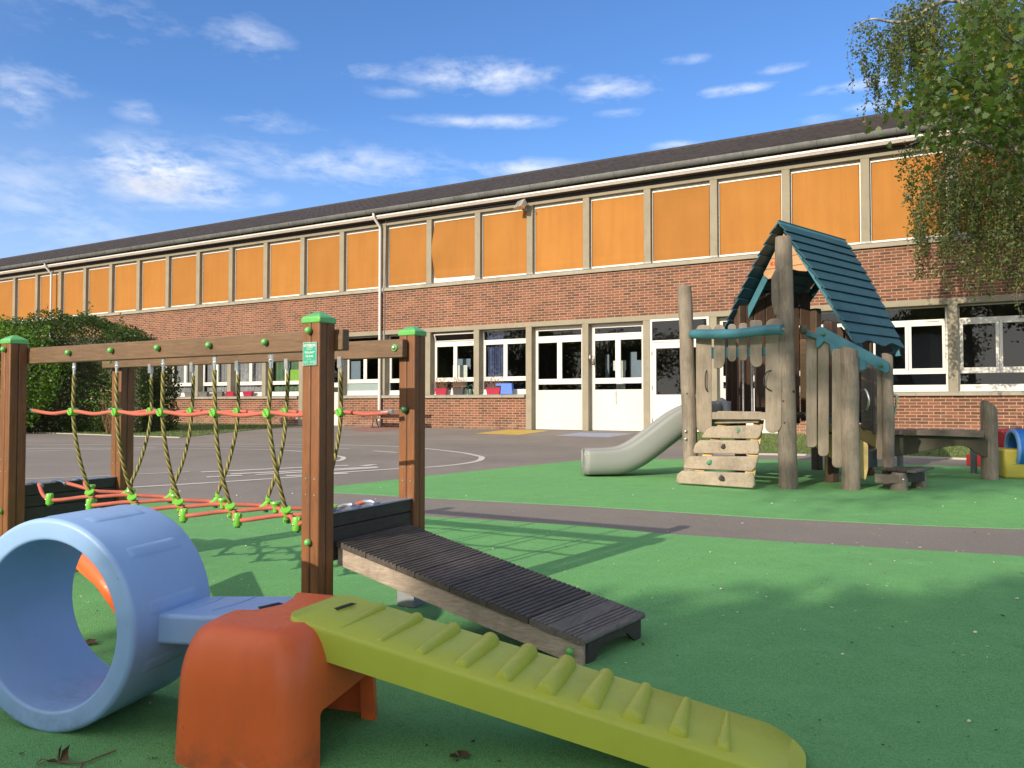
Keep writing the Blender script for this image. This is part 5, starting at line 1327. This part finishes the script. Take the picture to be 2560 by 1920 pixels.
# gable panel of light boards with red lettering
def gable_panel():
    gy = .20; org = AF + E2 * gy; sx = E1; edge = lambda z: (AF.z - z) * (.95 / 1.57) - .025
    levels = [3.10, 3.005, 2.905, 2.768, 2.64, 2.56]
    for k in range(5):
        z1, z0 = levels[k] - .002, levels[k + 1] + .002; w1, w0 = max(edge(z1), .0), edge(z0)
        if k < 4: poly = [(-w0, z0), (w0, z0), (w1, z1), (-w1, z1)]
        else:     # lobed bottom
            poly = [(-w1, z1), (-w1 - .03, z1 - .04), (-w1 - .02, z0 + .0), (-w1 + .04, z0 - .05), (-w1 + .13, z0 - .04), (-.10, z0 + .01), (-.03, z0 + .04), (.05, z0 + .04), (.16, z0 - .0), (w1 - .04, z0 - .02), (w1 + .02, z0 + .02), (w1 + .035, z1 - .03), (w1, z1)]
            poly = [p for p in poly]
        pts = [V(org.x, org.y, 0) + sx * a + V(0, 0, z) for a, z in poly]
        m = M(); m.prism(pts, E2 * .02); g_ = m.build('gable_board', M_gable, RFO, bevel=.004, world=True)
        if k == 3:
            text_part('KOMPAN', .068, M_redprint, g_, basis(V(org.x, org.y, 2.70) - E2 * .002 - E1 * .085, E1, ZUP), bold=.003, depth=.001)
gable_panel()
# grey slide
def slide():
    path = [(1.83, 9.52, 1.02), (2.6, 9.75, .92)]
    key = [((1462, 1163, 9.30), .0), ]
    # centre line of the chute: x, z of the side wall's mid height
    cl = [(.885, .155), (.98, .155), (1.12, .158), (1.27, .165), (1.42, .195), (1.58, .27), (1.75, .385), (1.93, .52), (2.10, .64), (2.30, .73), (2.5, .755), (2.72, .755)]
    cl = [(p.x, p.y) for p in catpath([V(a, b, 0) for a, b in cl], 5)]
    wd = .27; m = M(); prof = []
    # half of a U section: outer wall, rolled rim, inner trough
    def arc(cx, cz, r, a0, a1, n=6): return [(cx + r * math.cos(R(a0 + (a1 - a0) * k / n)), cz + r * math.sin(R(a0 + (a1 - a0) * k / n))) for k in range(n + 1)]
    right = arc(wd - .05, .13, .05, 0, 180, 6); 
    out = [(0, -.155), (wd * .45, -.150), (wd * .8, -.115), (wd * .98, -.04), (wd, .03)] + right + [(wd - .11, .0), (wd - .17, -.075), (0, -.09)]
    prof = out + [(-a, b) for a, b in out[::-1][1:]]
    n = len(prof); L = len(cl)
    for i, (x, z) in enumerate(cl):
        x0, z0 = cl[max(i - 1, 0)]; x1, z1 = cl[min(i + 1, L - 1)]; t = Vector((x1 - x0, z1 - z0)).normalized(); nx_, nz_ = -t.y, t.x
        k = 1. if i > 3 else .75 + .25 * (i / 3); yc = 9.48 + .10 * max(0, (x - 1.0)) 
        for (a, b) in prof:
            m.v.append(V(x + nx_ * b * (1 if i > 0 else .8), yc + a * (k if i > 0 else .85), max(z + nz_ * b * (1 if i > 0 else .85), .02)))
    for i in range(L - 1):
        for j in range(n):
            a = i * n + j; b = i * n + (j + 1) % n; m.f.append((a, b, b + n, a + n))
    m.f.append(tuple(range(n))[::-1]); m.f.append(tuple((L - 1) * n + j for j in range(n)))
    s_ = m.build('slide', M_slide, PH, smooth=60, world=True)
    m = M(); m.tube([V(2.62, 9.2, .74), V(2.64, 9.28, .88), V(2.66, 9.6, .93), V(2.68, 9.9, .88), V(2.68, 10.0, .74)], .05, 12); m.build('slide_hood', M_slide, PH, smooth=60, world=True)
    m = M(); c = G(1484, 1183.5); m.hexa([c + V(*p) for p in ((-.05, -.02, 0), (.05, -.02, 0), (.05, .04, 0), (-.05, .04, 0), (-.02, -.02, .06), (.03, -.02, .06), (.03, .04, .06), (-.02, .04, .06))]); m.build('slide_foot', M_steel, s_, bevel=.01, world=True)
slide()

# ------------------------------------------------------------------ plank counter beside the playhouse
BC = root('play_bench', (5.0, 9.0, 0), 0, 'weathered plank bench with a dark arched beam ending at a slant cut log post', 'play bench')
lg = G(2486, 1201); rough_log('post', (lg.x, lg.y + .08), .87, .090, M_log, par=BC, seed=12, r1=.086, topcut=-.9)
m = M(); a, b, c, d = P(2226, 1074.5, 9.25), P(2462, 1077, 8.86), P(2460, 1094.5, 8.86), P(2226, 1086, 9.25); m.prism([a, b, c, d], V(.06, .42, 0)); m.build('seat', M_play, BC, bevel=.008, world=True)
arch = [(2226, 1087), (2460, 1094), (2470, 1100), (2470, 1144), (2452, 1140), (2435, 1129), (2424, 1120), (2410, 1115), (2392, 1114), (2365, 1117), (2330, 1125), (2300, 1131), (2270, 1136), (2244, 1141), (2226, 1142)]
m = M(); m.prism([P(px, py, 9.33 + (8.92 - 9.33) * (px - 2226) / 244) for px, py in arch], V(.02, .06, 0)); m.build('arch_beam', M_darkbeam, BC, bevel=.006, world=True)
m = M(); m.prism([P(px, py, 9.7 + (9.3 - 9.7) * (px - 2226) / 244) for px, py in arch], V(.02, .06, 0)); m.build('arch_beam', M_darkbeam, BC, world=True)
for px, y in ((2434, 9.75), (2250, 10.0)):
    c = P(px, 1135, y); m = M(); m.cyl(V(c.x, y, 0), V(c.x, y, .5), .04, n=12); m.build('leg', M_footsteel, BC, smooth=40, world=True)

# ------------------------------------------------------------------ second moulded play set at the right edge
def yawbox(name, c, sx, sy, sz, rz, mat, par, bev=.04, z0=0.):
    m = M(); m.obox(V(c[0], c[1], z0 + sz / 2), sx, sy, sz, rz); return m.build(name, mat, par, bevel=bev, segs=4, world=True)
T2 = root('play_tunnel', (6.09, 9.22, .114), R(-105), 'royal blue plastic tunnel between the log post and the yellow block', 'play tunnel')
m = ring_tunnel(.24, .195, .6, 72, .02); o = m.build('ring', M_kblue, T2, smooth=50)
m = ring_tunnel(.2415, .193, .04, 72, .015); o = m.build('rim', M_kblueedge, T2, smooth=50); 
for p_ in o.data.vertices: p_.co.y -= .012
RB2 = root('play_block', (6.42, 9.7, 0), R(12), 'red plastic block half hidden behind the slant cut log post', 'play block')
b_ = yawbox('body', (6.42, 9.72), .62, .35, .58, R(12), M_kred, RB2)
m = M()
for k in range(4): m.obox(V(6.38, 9.53, .06 + .05 * k), .60, .02, .03, R(12))
m.build('rib', M_kred, RB2, bevel=.008, world=True)
RF2 = root('play_block', (6.25, 10.5, 0), R(10), 'small red plastic foot standing left of the slant cut log post', 'play block')
c = G(2460, 1168); b_ = yawbox('body', (c.x, c.y + .15), .12, .3, .17, R(10), M_kred, RF2, .015)
m = M(); m.box(c.x - .02, c.x + .02, c.y - .01, c.y + .03, .05, .08); m.build('slot', M_iron, RF2, world=True)
YB = root('play_block', (5.95, 8.8, 0), R(-15), 'yellow plastic block cut off by the right edge of the picture', 'play block')
c = G(2540, 1199); bx_ = yawbox('body', (c.x + .24, c.y + .26), .52, .46, .355, R(-15), M_kyel, YB, .035)
m = M(); m.obox(V(c.x + .06, c.y + .04, .13), .10, .03, .10, R(-15)); cu = m.build('cut', M_kyel, None)
bpy.context.view_layer.update(); bx_.modifiers.clear(); bx_.parent = None; bx_.matrix_world = WM[YB.name]; bake_bool(bx_, [cu]); bx_.parent = YB; bx_.matrix_parent_inverse = Matrix(); bx_.matrix_basis = Matrix()
bv = bx_.modifiers.new('bevel', 'BEVEL'); bv.width = .03; bv.segments = 3; bv.limit_method = 'ANGLE'
m = M(); m.obox(V(c.x + .24, c.y + .0 + .02, .18), .44, .012, .02, R(-15)); m.build('rib', M_kyel, YB, bevel=.004, world=True)

# ------------------------------------------------------------------ hedge, trees
def leaf_mesh(name, pts, nrm, size, mat, parent=None, shape='diamond', fold=.25, drop=0.):
    """many small leaf faces at pts (n,3)"""
    n = len(pts); a = rng.normal(size=(n, 3)); a /= np.linalg.norm(a, axis=1)[:, None]
    if nrm is not None: a = a * .75 + nrm; a /= np.linalg.norm(a, axis=1)[:, None]
    b = rng.normal(size=(n, 3)); b[:, 2] -= drop; u = np.cross(a, b); u = np.cross(u, a); u /= np.linalg.norm(u, axis=1)[:, None] + 1e-9; v = np.cross(a, u)
    s = size * rng.uniform(.6, 1.25, n)[:, None]
    if shape == 'diamond':
        loc = [(-.5, 0, 0), (0, -.32, fold * .3), (.5, 0, 0), (0, .32, fold * .3)]
    elif shape == 'maple':
        loc = [(-.45, 0, 0), (-.3, -.2, .03), (-.44, -.42, .08), (-.12, -.38, .02), (.05, -.55, .09), (.14, -.3, .03), (.38, -.32, .06), (.3, -.14, .02), (.6, 0, .07), (.3, .14, .02), (.38, .32, .06), (.14, .3, .03), (.05, .55, .09), (-.12, .38, .02), (-.44, .42, .08), (-.3, .2, .03)]
    k = len(loc); V_ = np.concatenate([pts + s * (u * l[0] + v * l[1] + a * l[2]) for l in loc], axis=1).reshape(-1, 3)
    me = bpy.data.meshes.new(name); me.vertices.add(n * k); me.vertices.foreach_set('co', V_.ravel())
    me.loops.add(n * k); me.loops.foreach_set('vertex_index', np.arange(n * k)); me.polygons.add(n)
    me.polygons.foreach_set('loop_start', np.arange(n) * k); me.polygons.foreach_set('loop_total', np.full(n, k)); me.update(calc_edges=True)
    me.materials.append(mat); o = bpy.data.objects.new(name, me); C.objects.link(o)
    if parent is not None: o.parent = parent; WM[o.name] = WM[parent.name]
    return o
L_hedge = mk_leaf('dark hedge leaf', (.012, .035, .008), (.05, .11, .022))
L_shrub = mk_leaf('light shrub leaf', (.05, .13, .015), (.13, .26, .03))
L_birch = mk_leaf('birch leaf', (.035, .065, .018), (.12, .155, .05), (.28, .24, .05), .35)
L_maple = mk_leaf('maple leaf', (.025, .065, .01), (.085, .15, .02), (.26, .20, .03), .42)
L_dark = mk_leaf('dense dark leaf', (.015, .035, .01), (.04, .08, .018))
def bumpy(p, s, amp, seed=0): return amp * mnoise.noise(V(p[0] * s + seed, p[1] * s, p[2] * s + seed))
# big clipped hedge at the left end of the building
HG = root('hedge', (-14.8, 24.6, 0), 0, 'large dark green hedge in front of the left end of the brick wall', 'hedge')
def hedge_pts(n, x0, x1, y0, y1, top, seed=0, shell=.45):
    out = np.empty((0, 3)); nr = []
    while len(out) < n:
        p = rng.uniform((x0 - .3, y0 - .3, 0), (x1 + .3, y1 + .3, 4.4), (n * 2, 3)); keep = []
        for q in p:
            tz = top(q[0]) + bumpy(q * (1, 1, 0), 1.3, .30, seed) + bumpy(q * (1, 1, 0), 4., .12, seed)
            sx = min(q[0] - x0, x1 - q[0]) + bumpy(q, 1.1, .35, seed + 3); sy = min(q[1] - y0, y1 - q[1]) + bumpy(q, 1.2, .3, seed + 5); dz = tz - q[2]
            if min(dz, sx, sy) > 0 and min(dz, sx, sy) < shell * rng.uniform(.2, 1): keep.append(q)
        if keep: out = np.concatenate([out, np.array(keep)])
    return out[:n]
def htop(x):
    k = [(-20, 3.55), (-15.2, 3.45), (-14.2, 3.75), (-13.4, 3.6), (-12.9, 3.45), (-12.4, 3.25), (-11.9, 3.05), (-11.5, 2.2), (-11.2, .8)]
    if x <= k[0][0]: return k[0][1]
    for (a, b), (c, d) in zip(k, k[1:]):
        if x < c: return b + (d - b) * (x - a) / (c - a)
    return .3
pts = hedge_pts(60000, -20, -11.35, 23.4, 26.0, htop, 1, .32)
leaf_mesh('foliage', pts - np.array(HG.location), None, .085, L_hedge, HG)
m = M()
for k in range(14):
    x = -19.5 + k * .6; m.tube([V(x, 24.6, 0), V(x + random.uniform(-.3, .3), 24.6 + random.uniform(-.4, .4), 1.4), V(x + random.uniform(-.6, .6), 24.6, 2.7)], [.05, .035, .01], 6)
m.box(-20, -12.3, 23.75, 25.6, 0.02, 3.0); m.box(-12.3, -11.75, 23.9, 25.5, 0.02, 2.2); m.build('stem', M_darkbeam, HG, world=True)
sp_ = []
for k in range(60):
    x = random.uniform(-19, -12.2); y = random.uniform(23.7, 25.5); z0 = htop(x) - .1; h = random.uniform(.15, .75) * (1 if random.random() < .6 else .5)
    for j in range(int(h * 60)): t = j / (h * 60); sp_.append((x + .04 * math.sin(j) + .08 * t * math.sin(k), y + .04 * math.cos(j * 1.7), z0 + h * t))
leaf_mesh('shoots', np.array(sp_) + rng.normal(0, .02, (len(sp_), 3)) - np.array(HG.location), None, .07, L_birch, HG)
SB = root('shrub', (-15.0, 22.6, 0), 0, 'lighter green leafy shrub at the left edge in front of the dark hedge', 'shrub')
pts = []
while len(pts) < 7000:
    d = rng.normal(size=3); d /= np.linalg.norm(d); r_ = rng.uniform(.72, 1.0) * (1 + .25 * mnoise.noise(V(*(d * 2.2))))
    q = np.array([-15.15, 22.6, 1.75]) + d * r_ * np.array([1.65, 1.0, 1.75])
    if q[2] > .1: pts.append(q)
leaf_mesh('foliage', np.array(pts) - np.array(SB.location), None, .115, L_shrub, SB)
m = M(); m.tube([V(-15.1, 22.6, 0), V(-15.1, 22.6, 1.8)], [.06, .02], 8)
for k in range(10): m.tube([V(-15.1, 22.6, .4 + .1 * k), V(-15.1 + math.cos(k * 2.4) * 1.1, 22.6 + math.sin(k * 2.4) * .6, 1.2 + .16 * k)], [.03, .008], 6)
m.build('stem', M_trunk, SB, world=True)
RB_T = root('rose_bush', (-12.0, 22.9, 0), 0, 'small sparse bush with pink and yellow blooms at the foot of the hedge', 'bush')
m = M()
for k in range(26):
    a = random.uniform(0, 6.28); q = V(-12.05 + .1 * math.cos(a), 22.7 + .1 * math.sin(a), 0); e = q + V(random.gauss(.1, .35), random.gauss(0, .3), random.uniform(.6, 1.5)); m.tube([q, q.lerp(e, .5) + V(0, 0, .12), e], [.012, .008, .004], 5)
m.build('stem', M_drystem, RB_T, world=True)
leaf_mesh('foliage', rng.normal(0, 1, (600, 3)) * (.38, .3, .35) + (-.05, -.2, .95), None, .07, L_shrub, RB_T)
leaf_mesh('bloom', rng.normal(0, 1, (26, 3)) * (.35, .2, .35) + (-.05, -.35, .95), None, .10, mk('pink and yellow petals', (.55, .30, .22), .8, .4, 3), RB_T)

def branchlet(start, end, sagz, n):
    out = []
    for i in range(n):
        t = i / (n - 1); out.append(start.lerp(end, t) + V(0, 0, -sagz * t * t))
    return out
def tree(name, base, label, cat, crown_fn, bark, leafmat, size, shape='diamond', group=None, limbs=(), fold=.25, drop=0.):
    r = root(name, base, 0, label, cat, group); base = Vector(base)
    m = M()
    for (pts, r0, r1) in limbs:
        pts = catpath(pts, 6); k = len(pts); m.tube(pts, [r0 + (r1 - r0) * i / (k - 1) for i in range(k)], 8)
    m.build('trunk', bark, r, world=True, smooth=60)
    leaf_mesh('crown', crown_fn - np.array(base), None, size, leafmat, r, shape, fold, drop)
    return r
# weeping birch whose hanging branches reach over the right part of the facade
def px3(px, py, y): p = P(px, py, y); return p
birch_base = V(12.2, 16.2, 0)
limbs = [([birch_base, birch_base + V(-.1, 0, 3), birch_base + V(-.5, .1, 6.5), birch_base + V(-.6, .2, 9.5), birch_base + V(-.3, .2, 12.5)], .20, .05)]
LP_ = []
rs = random.Random(11)
def streamer(px, py0, py1, y, wpx=16, dens=1., thick=1.):
    """hanging twig with leaves from pixel row py0 down to py1"""
    a, b = P(px, py0, y), P(px + rs.uniform(-14, 14), py1, y + rs.uniform(-.3, .3)); L = (a - b).length
    pts = [a.lerp(b, t / 8) + V(.05 * math.sin(t * .9 + px), 0, 0) for t in range(9)]
    limbs_tw.append(pts)
    n = int(L * 165 * dens)
    for _ in range(n):
        t = rs.random() ** .9; c = pts[min(int(t * 8), 7)].lerp(pts[min(int(t * 8) + 1, 8)], (t * 8) % 1)
        w = wpx / FPX * y * (1 - .45 * t) * .5; LP_.append((c.x + rs.gauss(0, w), c.y + rs.gauss(0, w * 1.4), c.z + rs.gauss(0, .05)))
limbs_tw = []
# upper left arm of the birch
for px, p0, p1, d in ((2130, 60, 150, .35), (2121, 130, 240, .2), (2126, 170, 440, .12), (2150, 55, 190, 1.), (2168, 60, 230, 1.1), (2185, 60, 260, 1.2), (2200, 80, 300, 1.2), (2215, 75, 310, 1.2), (2228, 90, 250, .9), (2160, 150, 330, .25),
                     (2240, 40, 300, 1.1), (2262, 30, 260, 1.1), (2290, 0, 280, 1.2), (2318, 0, 300, 1.2), (2345, -20, 320, 1.3), (2250, 100, 330, .7), (2275, 10, 360, .8), (2330, 60, 400, 1.2)):
    streamer(px, p0 * 1., p1 * .95 if p1 < 400 else p1 * .45, 15.5 + rs.uniform(-.8, .8), 18, d)
for k in range(16):
    px = 2225 + k * 7 + rs.uniform(-6, 6); streamer(px, 15 + rs.uniform(-15, 30), 150 + rs.uniform(0, 85), 15.6 + rs.uniform(-.6, 1.2), 22, .9)
for k in range(70):
    px = rs.uniform(2300, 2640); streamer(px, rs.uniform(-120, 60), rs.uniform(120, 420), 15.5 + rs.uniform(-1.5, 2), 26, 1.0)
# curtain in front of the facade
for k in range(74):
    px = 2285 + 330 * rs.random() ** .85; left = max(0, (2330 - px) / 45)
    bot = 560 + 110 * min(1, (px - 2285) / 200) + rs.uniform(-120, 60); bot = min(bot, 735)
    streamer(px, rs.uniform(330, 470) + 60 * left, bot, 16.6 + rs.uniform(-.9, 1.6), 24, .9)
for px, p0, p1, d in ((2255, 385, 445, .9), (2266, 370, 505, 1.1), (2280, 350, 540, 1.2), (2290, 540, 700, .9), (2300, 420, 640, 1.0), (2318, 560, 700, .9), (2335, 560, 690, .9), (2352, 470, 650, .8), (2405, 600, 690, .9), (2420, 610, 720, .9), (2440, 560, 742, .8), (2475, 610, 745, .7), (2500, 600, 700, .6), (2545, 620, 790, .4), (2362, 560, 725, .6)):
    streamer(px, p0, p1, 16.4 + rs.uniform(-.4, .4), 20, d)
limbs.append(([birch_base + V(-.5, .1, 6.2), P(2420, 20, 15.8), P(2262, 55, 15.5), P(2180, 48, 15.4), P(2135, 72, 15.4)], .06, .008))
limbs.append(([birch_base + V(-.5, .1, 5.6), P(2480, 200, 16.4), P(2380, 340, 16.6), P(2310, 350, 16.6), P(2265, 366, 16.5)], .06, .008))
limbs.append(([birch_base + V(-.3, .1, 5.0), P(2500, 330, 16.8), P(2420, 380, 17), P(2360, 420, 17), P(2340, 480, 17)], .05, .008))
BT = tree('birch_tree', birch_base, 'weeping birch with fine hanging twigs over the right end of the facade', 'tree', np.array(LP_), M_birchbark, L_birch, .070, limbs=limbs, group=None)
m = M()
for pts in limbs_tw: m.tube(pts[::2], .004, 4, cap=False)
m.build('twigs', M_twig, BT, world=True)
# maple branch, nearer and with larger leaves
mb = V(7.8, 10.6, 0); MP = []; ml = [([mb, mb + V(-.1, 0, 2.5), mb + V(-.2, 0, 5), mb + V(-.1, 0, 7.5)], .16, .05)]
rm = random.Random(5)
def spray(px, py, y, n, rx, ry, root_=None):
    c = P(px, py, y)
    for _ in range(int(n * 1.15)):
        MP.append((c.x + rm.gauss(0, rx / FPX * y), c.y + rm.gauss(0, .35), c.z + rm.gauss(0, ry / FPX * y) - .02))
    s_ = root_ or (mb + V(-.15, 0, max(2.2, c.z - .5))); ml.append(([s_, s_.lerp(c, .5) + V(0, 0, .15), c], .022, .004))
for (px, py, n, rx, ry) in ((2440, 60, 60, 45, 25), (2480, 50, 60, 40, 30), (2520, 90, 80, 40, 40), (2300, 165, 20, 40, 14), (2340, 150, 20, 40, 16), (2400, 180, 80, 50, 24), (2470, 170, 110, 50, 35), (2540, 200, 120, 45, 40), (2265, 238, 15, 22, 10),
                            (2300, 225, 35, 38, 18), (2350, 215, 80, 40, 22), (2420, 235, 110, 50, 28), (2500, 260, 130, 50, 35), (2560, 300, 120, 40, 45), (2290, 280, 30, 30, 14), (2340, 275, 80, 40, 18), (2400, 300, 90, 50, 24), (2470, 330, 90, 45, 30),
                            (2540, 380, 90, 35, 40), (2550, 440, 60, 25, 30), (2380, 330, 50, 30, 16), (2500, 120, 60, 60, 30), (2600, 150, 200, 60, 90), (2600, 350, 160, 50, 90)):
    spray(px, py, 9.6 + rm.uniform(-.7, .7), n, rx, ry)
tree('maple_tree', mb, 'maple with large lobed leaves, some turning yellow, nearest tree at the right edge', 'tree', np.array(MP), M_trunk, L_maple, .092, 'maple', limbs=ml)

# trees behind and beside the camera (they shade the foreground and show in the window panes)
def proto_crown(n, seed, r=(2.6, 2.6, 2.6), holes=.0):
    g_ = np.random.default_rng(seed); cl = g_.normal(size=(46, 3)); cl /= np.linalg.norm(cl, axis=1)[:, None]; cl *= g_.uniform(.35, 1, 46)[:, None] * np.array(r)
    idx = g_.integers(0, 46, n); return cl[idx] + g_.normal(0, .42, (n, 3)) * np.array(r) * .36
def yard_tree(x, y, h, cr, mat, n, seed, size, label, group, trunk=.2, zc=None):
    r = root('yard_tree', (x, y, 0), seed * 1.3, label, 'tree', group); zc = zc or h - cr[2]
    m = M(); m.tube([V(0, 0, 0), V(.1, 0, zc * .6), V(0, .1, zc), V(.05, .1, h * .9)], [trunk, trunk * .8, trunk * .5, .03], 8)
    for k in range(8): a = k * 2.4; m.tube([V(0, .05, zc * (.5 + .05 * k)), V(math.cos(a) * cr[0] * .4, math.sin(a) * cr[1] * .4, zc * (.8 + .05 * k)), V(math.cos(a) * cr[0] * .8, math.sin(a) * cr[1] * .8, zc * (.9 + .07 * k))], [.07, .04, .01], 5)
    m.build('trunk', M_trunk, r)
    leaf_mesh('crown', proto_crown(n, seed, cr) + np.array((0, 0, zc)), None, size, mat, r)
    return r
def copy_tree(o, loc, rz, sc=1.):
    c = o.copy(); C.objects.link(c); c.location = loc; c.rotation_euler = (0, 0, rz); c.scale = (sc,) * 3; WM[c.name] = Matrix()
    for ch in list(o.children): d = ch.copy(); C.objects.link(d); d.parent = c
    return c
CT = root('yard_tree', (5.2, -4.2, 0), 0, 'unseen canopy added behind the viewer on the right to darken the near ground', 'tree')  # out-of-view canopy added to cut overhead light on the near ground
g_ = np.random.default_rng(77); cc = g_.uniform((-.5, -5.5, 5.6), (8.5, .8, 8.8), (60, 3)); ii = g_.integers(0, 60, 9000)
leaf_mesh('crown', cc[ii] + g_.normal(0, .55, (9000, 3)) - np.array(CT.location), None, .26, L_dark, CT)  # leaves of the added unseen canopy
m = M(); m.tube([V(5.2, -4.2, 0), V(5.1, -4, 3.5), V(4.6, -3, 6), V(4, -2.2, 8.2)], [.28, .22, .14, .04], 10)
for k in range(12): m.tube([V(4.9, -3.6, 4.6), Vector(cc[k * 5]).lerp(V(4.6, -3, 5.8), .5), Vector(cc[k * 5])], [.10, .06, .02], 6)
m.build('trunk', M_trunk, CT, world=True)  # trunk of the added unseen canopy
FAR_T = yard_tree(-50, 20, 9, (5, 5, 4), L_dark, 9000, 3, .38, 'dark leafy tree of the row closing the far side of the yard', 'trees closing the yard behind the camera', .3)
for (x, y, s_) in ((-52, 10, 1.1), (-51, 1, 1.), (-49, -9, 1.15), (-43, -17, 1.), (-35, -23, 1.1), (-26, -27, 1.), (-17, -30, 1.1), (-57, 28, 1.2)):
    copy_tree(FAR_T, (x, y, 0), x * .7, s_)
# unseen pale block with leafy fringe, added to shade the foreground and bounce fill
AX = root('shade_block', (-8.0, -8.6, 0), 0, 'unseen pale block added behind the viewer to shade the foreground', 'building')
m = M(); m.box(-12.0, -3.6, -9.6, -7.7, 0, 5.75); m.build('wall', M_shadeblock, AX, world=True)  # body of the added unseen shade block
m = M(); m.box(-12.1, -3.5, -9.7, -7.6, 5.75, 5.85); m.build('roof', M_zinc, AX, world=True)  # top of the added unseen shade block
m = M(); m.box(-7.5, -6.4, -7.71, -7.68, 0, 2.1); m.build('door', M_darkwood, AX, world=True)  # door on the added unseen shade block
SC = root('shade_fringe', (-8, -8.6, 5.8), 0, 'leaf fringe added on the unseen block to soften its shade edge', 'shade_foliage')  # foliage added to roughen the upper edge of the foreground shade
pts = []
while len(pts) < 13000:
    q = rng.uniform((-12.2, -9.4, 5.5), (-3.4, -7.5, 7.6))
    top = 6.0 + .62 * min(1, max(0, (q[0] + 9.8) / 2.0)) + .24 * mnoise.noise(V(q[0] * .8, 1.3, 0)) + .20 * mnoise.noise(V(q[0] * 2.7, 5., q[1])); dens = 1 if q[2] < top - .45 else max(0, (top - q[2]) / .45)
    if rng.random() < dens: pts.append(q)
leaf_mesh('foliage', np.array(pts) - np.array(SC.location), None, .22, L_dark, SC)
YT = root('yard_tree', (-4.6, -8.6, 0), 0, 'tall airy tree behind the viewer throwing dappled shade on the playhouse', 'tree')
cl = []
for (c, r_, n) in (((-6.7, -7.9, 9.8), (1.5, 1.2, 1.1), 2200), ((-9.2, -7.9, 10.0), (1.6, 1.2, 1.5), 1700), ((-4.9, -8.2, 10.6), (1.6, 1.3, 1.4), 2600)):
    cl.append(proto_crown(n, int(n + c[0] * 10), r_) + np.array(c))
leaf_mesh('crown', np.concatenate(cl) - np.array(YT.location), None, .15, L_dark, YT)
m = M(); m.tube([V(-4.6, -8.6, 0), V(-4.7, -8.5, 4), V(-4.9, -8.3, 8), V(-5, -8.2, 10.5)], [.2, .17, .1, .03], 8)
m.tube([V(-4.7, -8.5, 5.5), V(-5.8, -8.2, 7.4), V(-7.2, -7.9, 8.8)], [.09, .06, .02], 6); m.tube([V(-4.8, -8.4, 7.0), V(-7, -8.1, 9.2), V(-9.8, -7.9, 10.2)], [.08, .05, .02], 6); m.build('trunk', M_trunk, YT, world=True)

# ------------------------------------------------------------------ litter on the ground
def litter(name, n, mat, xr, yr, s0, s1, curl=.3, bias=None):
    m = M(); rr = random.Random(n)
    for _ in range(n):
        u_ = rr.random() ** 1.0; y = yr[0] + (yr[1] - yr[0]) * rr.random() ** 1.4; x = rr.uniform(-.75, .75) * y if xr is None else rr.uniform(*xr)
        s = rr.uniform(s0, s1) * (1 if rr.random() < .9 else 1.8); a = rr.uniform(0, 6.28); c, d = math.cos(a) * s, math.sin(a) * s; k = rr.uniform(.25, .6); z = .008
        m.add([(x - c, y - d, z + rr.uniform(0, s * curl)), (x + d * k, y - c * k, z), (x + c, y + d, z + rr.uniform(0, s * curl)), (x - d * k, y + c * k, z + s * .2)], [(0, 1, 2, 3)])
    return m
tag(litter("leaf_litter", 850, M_litter, None, (2.6, 12.5), .003, .009).build('leaf_litter', M_litter), kind='stuff')
tag(litter('leaf_litter', 520, M_litterd, None, (1.9, 10), .003, .009).build('leaf_litter', M_litterd), kind='stuff')
m = M()
for _ in range(60):
    y = 1.9 + 7 * random.random() ** 1.3; x = random.uniform(-.7, .75) * y; m.ball(V(x, y, .01), random.uniform(.004, .009), 6, 4, (1, .8, .6))
tag(m.build('small_pebbles', M_litter), kind='stuff')
r = root('twig', (-1.05, 1.93, 0), 0, 'dry forked twig lying on the ground below the blue tunnel', 'twig')
m = M(); q = [G(x, y, .010) for x, y in ((120, 1902), (150, 1905), (205, 1907), (245, 1893), (290, 1876))]; m.tube(catpath(q, 5), .0022, 6); m.tube([G(206, 1907, .01), G(202, 1920, .01)], .002, 6)
m.tube(catpath([G(x, y, .012) for x, y in ((120, 1902), (112, 1897), (98, 1902), (92, 1911), (104, 1908), (118, 1899))], 4), .0014, 5); m.build('stick', M_twig, r, smooth=60, world=True)
r = root('dead_leaf', (-1.2, 1.9, 0), 0, 'crumpled dead brown leaf beside the forked twig', 'leaf')
m = M(); c = G(148, 1905, .01)
for (dx, dy, h) in ((-.012, .03, .03), (.006, .035, .028), (.016, .01, .02), (-.02, -.015, .012)): m.add([c, c + V(dx * .5, dy * .2, h * .9), c + V(dx, dy, h), c + V(dx * 1.3, dy * .5, .004)], [(0, 1, 2, 3)])
m.build('blade', M_deadleaf, r, world=True)
for (px, py, lb) in ((1150, 1893, 'small dead leaf near the lower centre of the ground'), (210, 1610, 'crumpled brown leaf seen through the blue tunnel ring')):
    c = G(px, py, .009); r = root('dead_leaf', (c.x, c.y, 0), 0, lb, 'leaf'); m = M(); rr = random.Random(px)
    for k in range(6): a = rr.uniform(0, 6.28); s = .03 if px > 500 else .05; d1 = V(math.cos(a), math.sin(a), 0) * s; d2 = V(-d1.y, d1.x, 0) * .35; m.add([c, c + d1 * .5 + d2 + V(0, 0, .01), c + d1 + V(0, 0, .004), c + d1 * .5 - d2 + V(0, 0, .006)], [(0, 1, 2, 3)])
    m.build('blade', M_deadleaf, r, world=True)
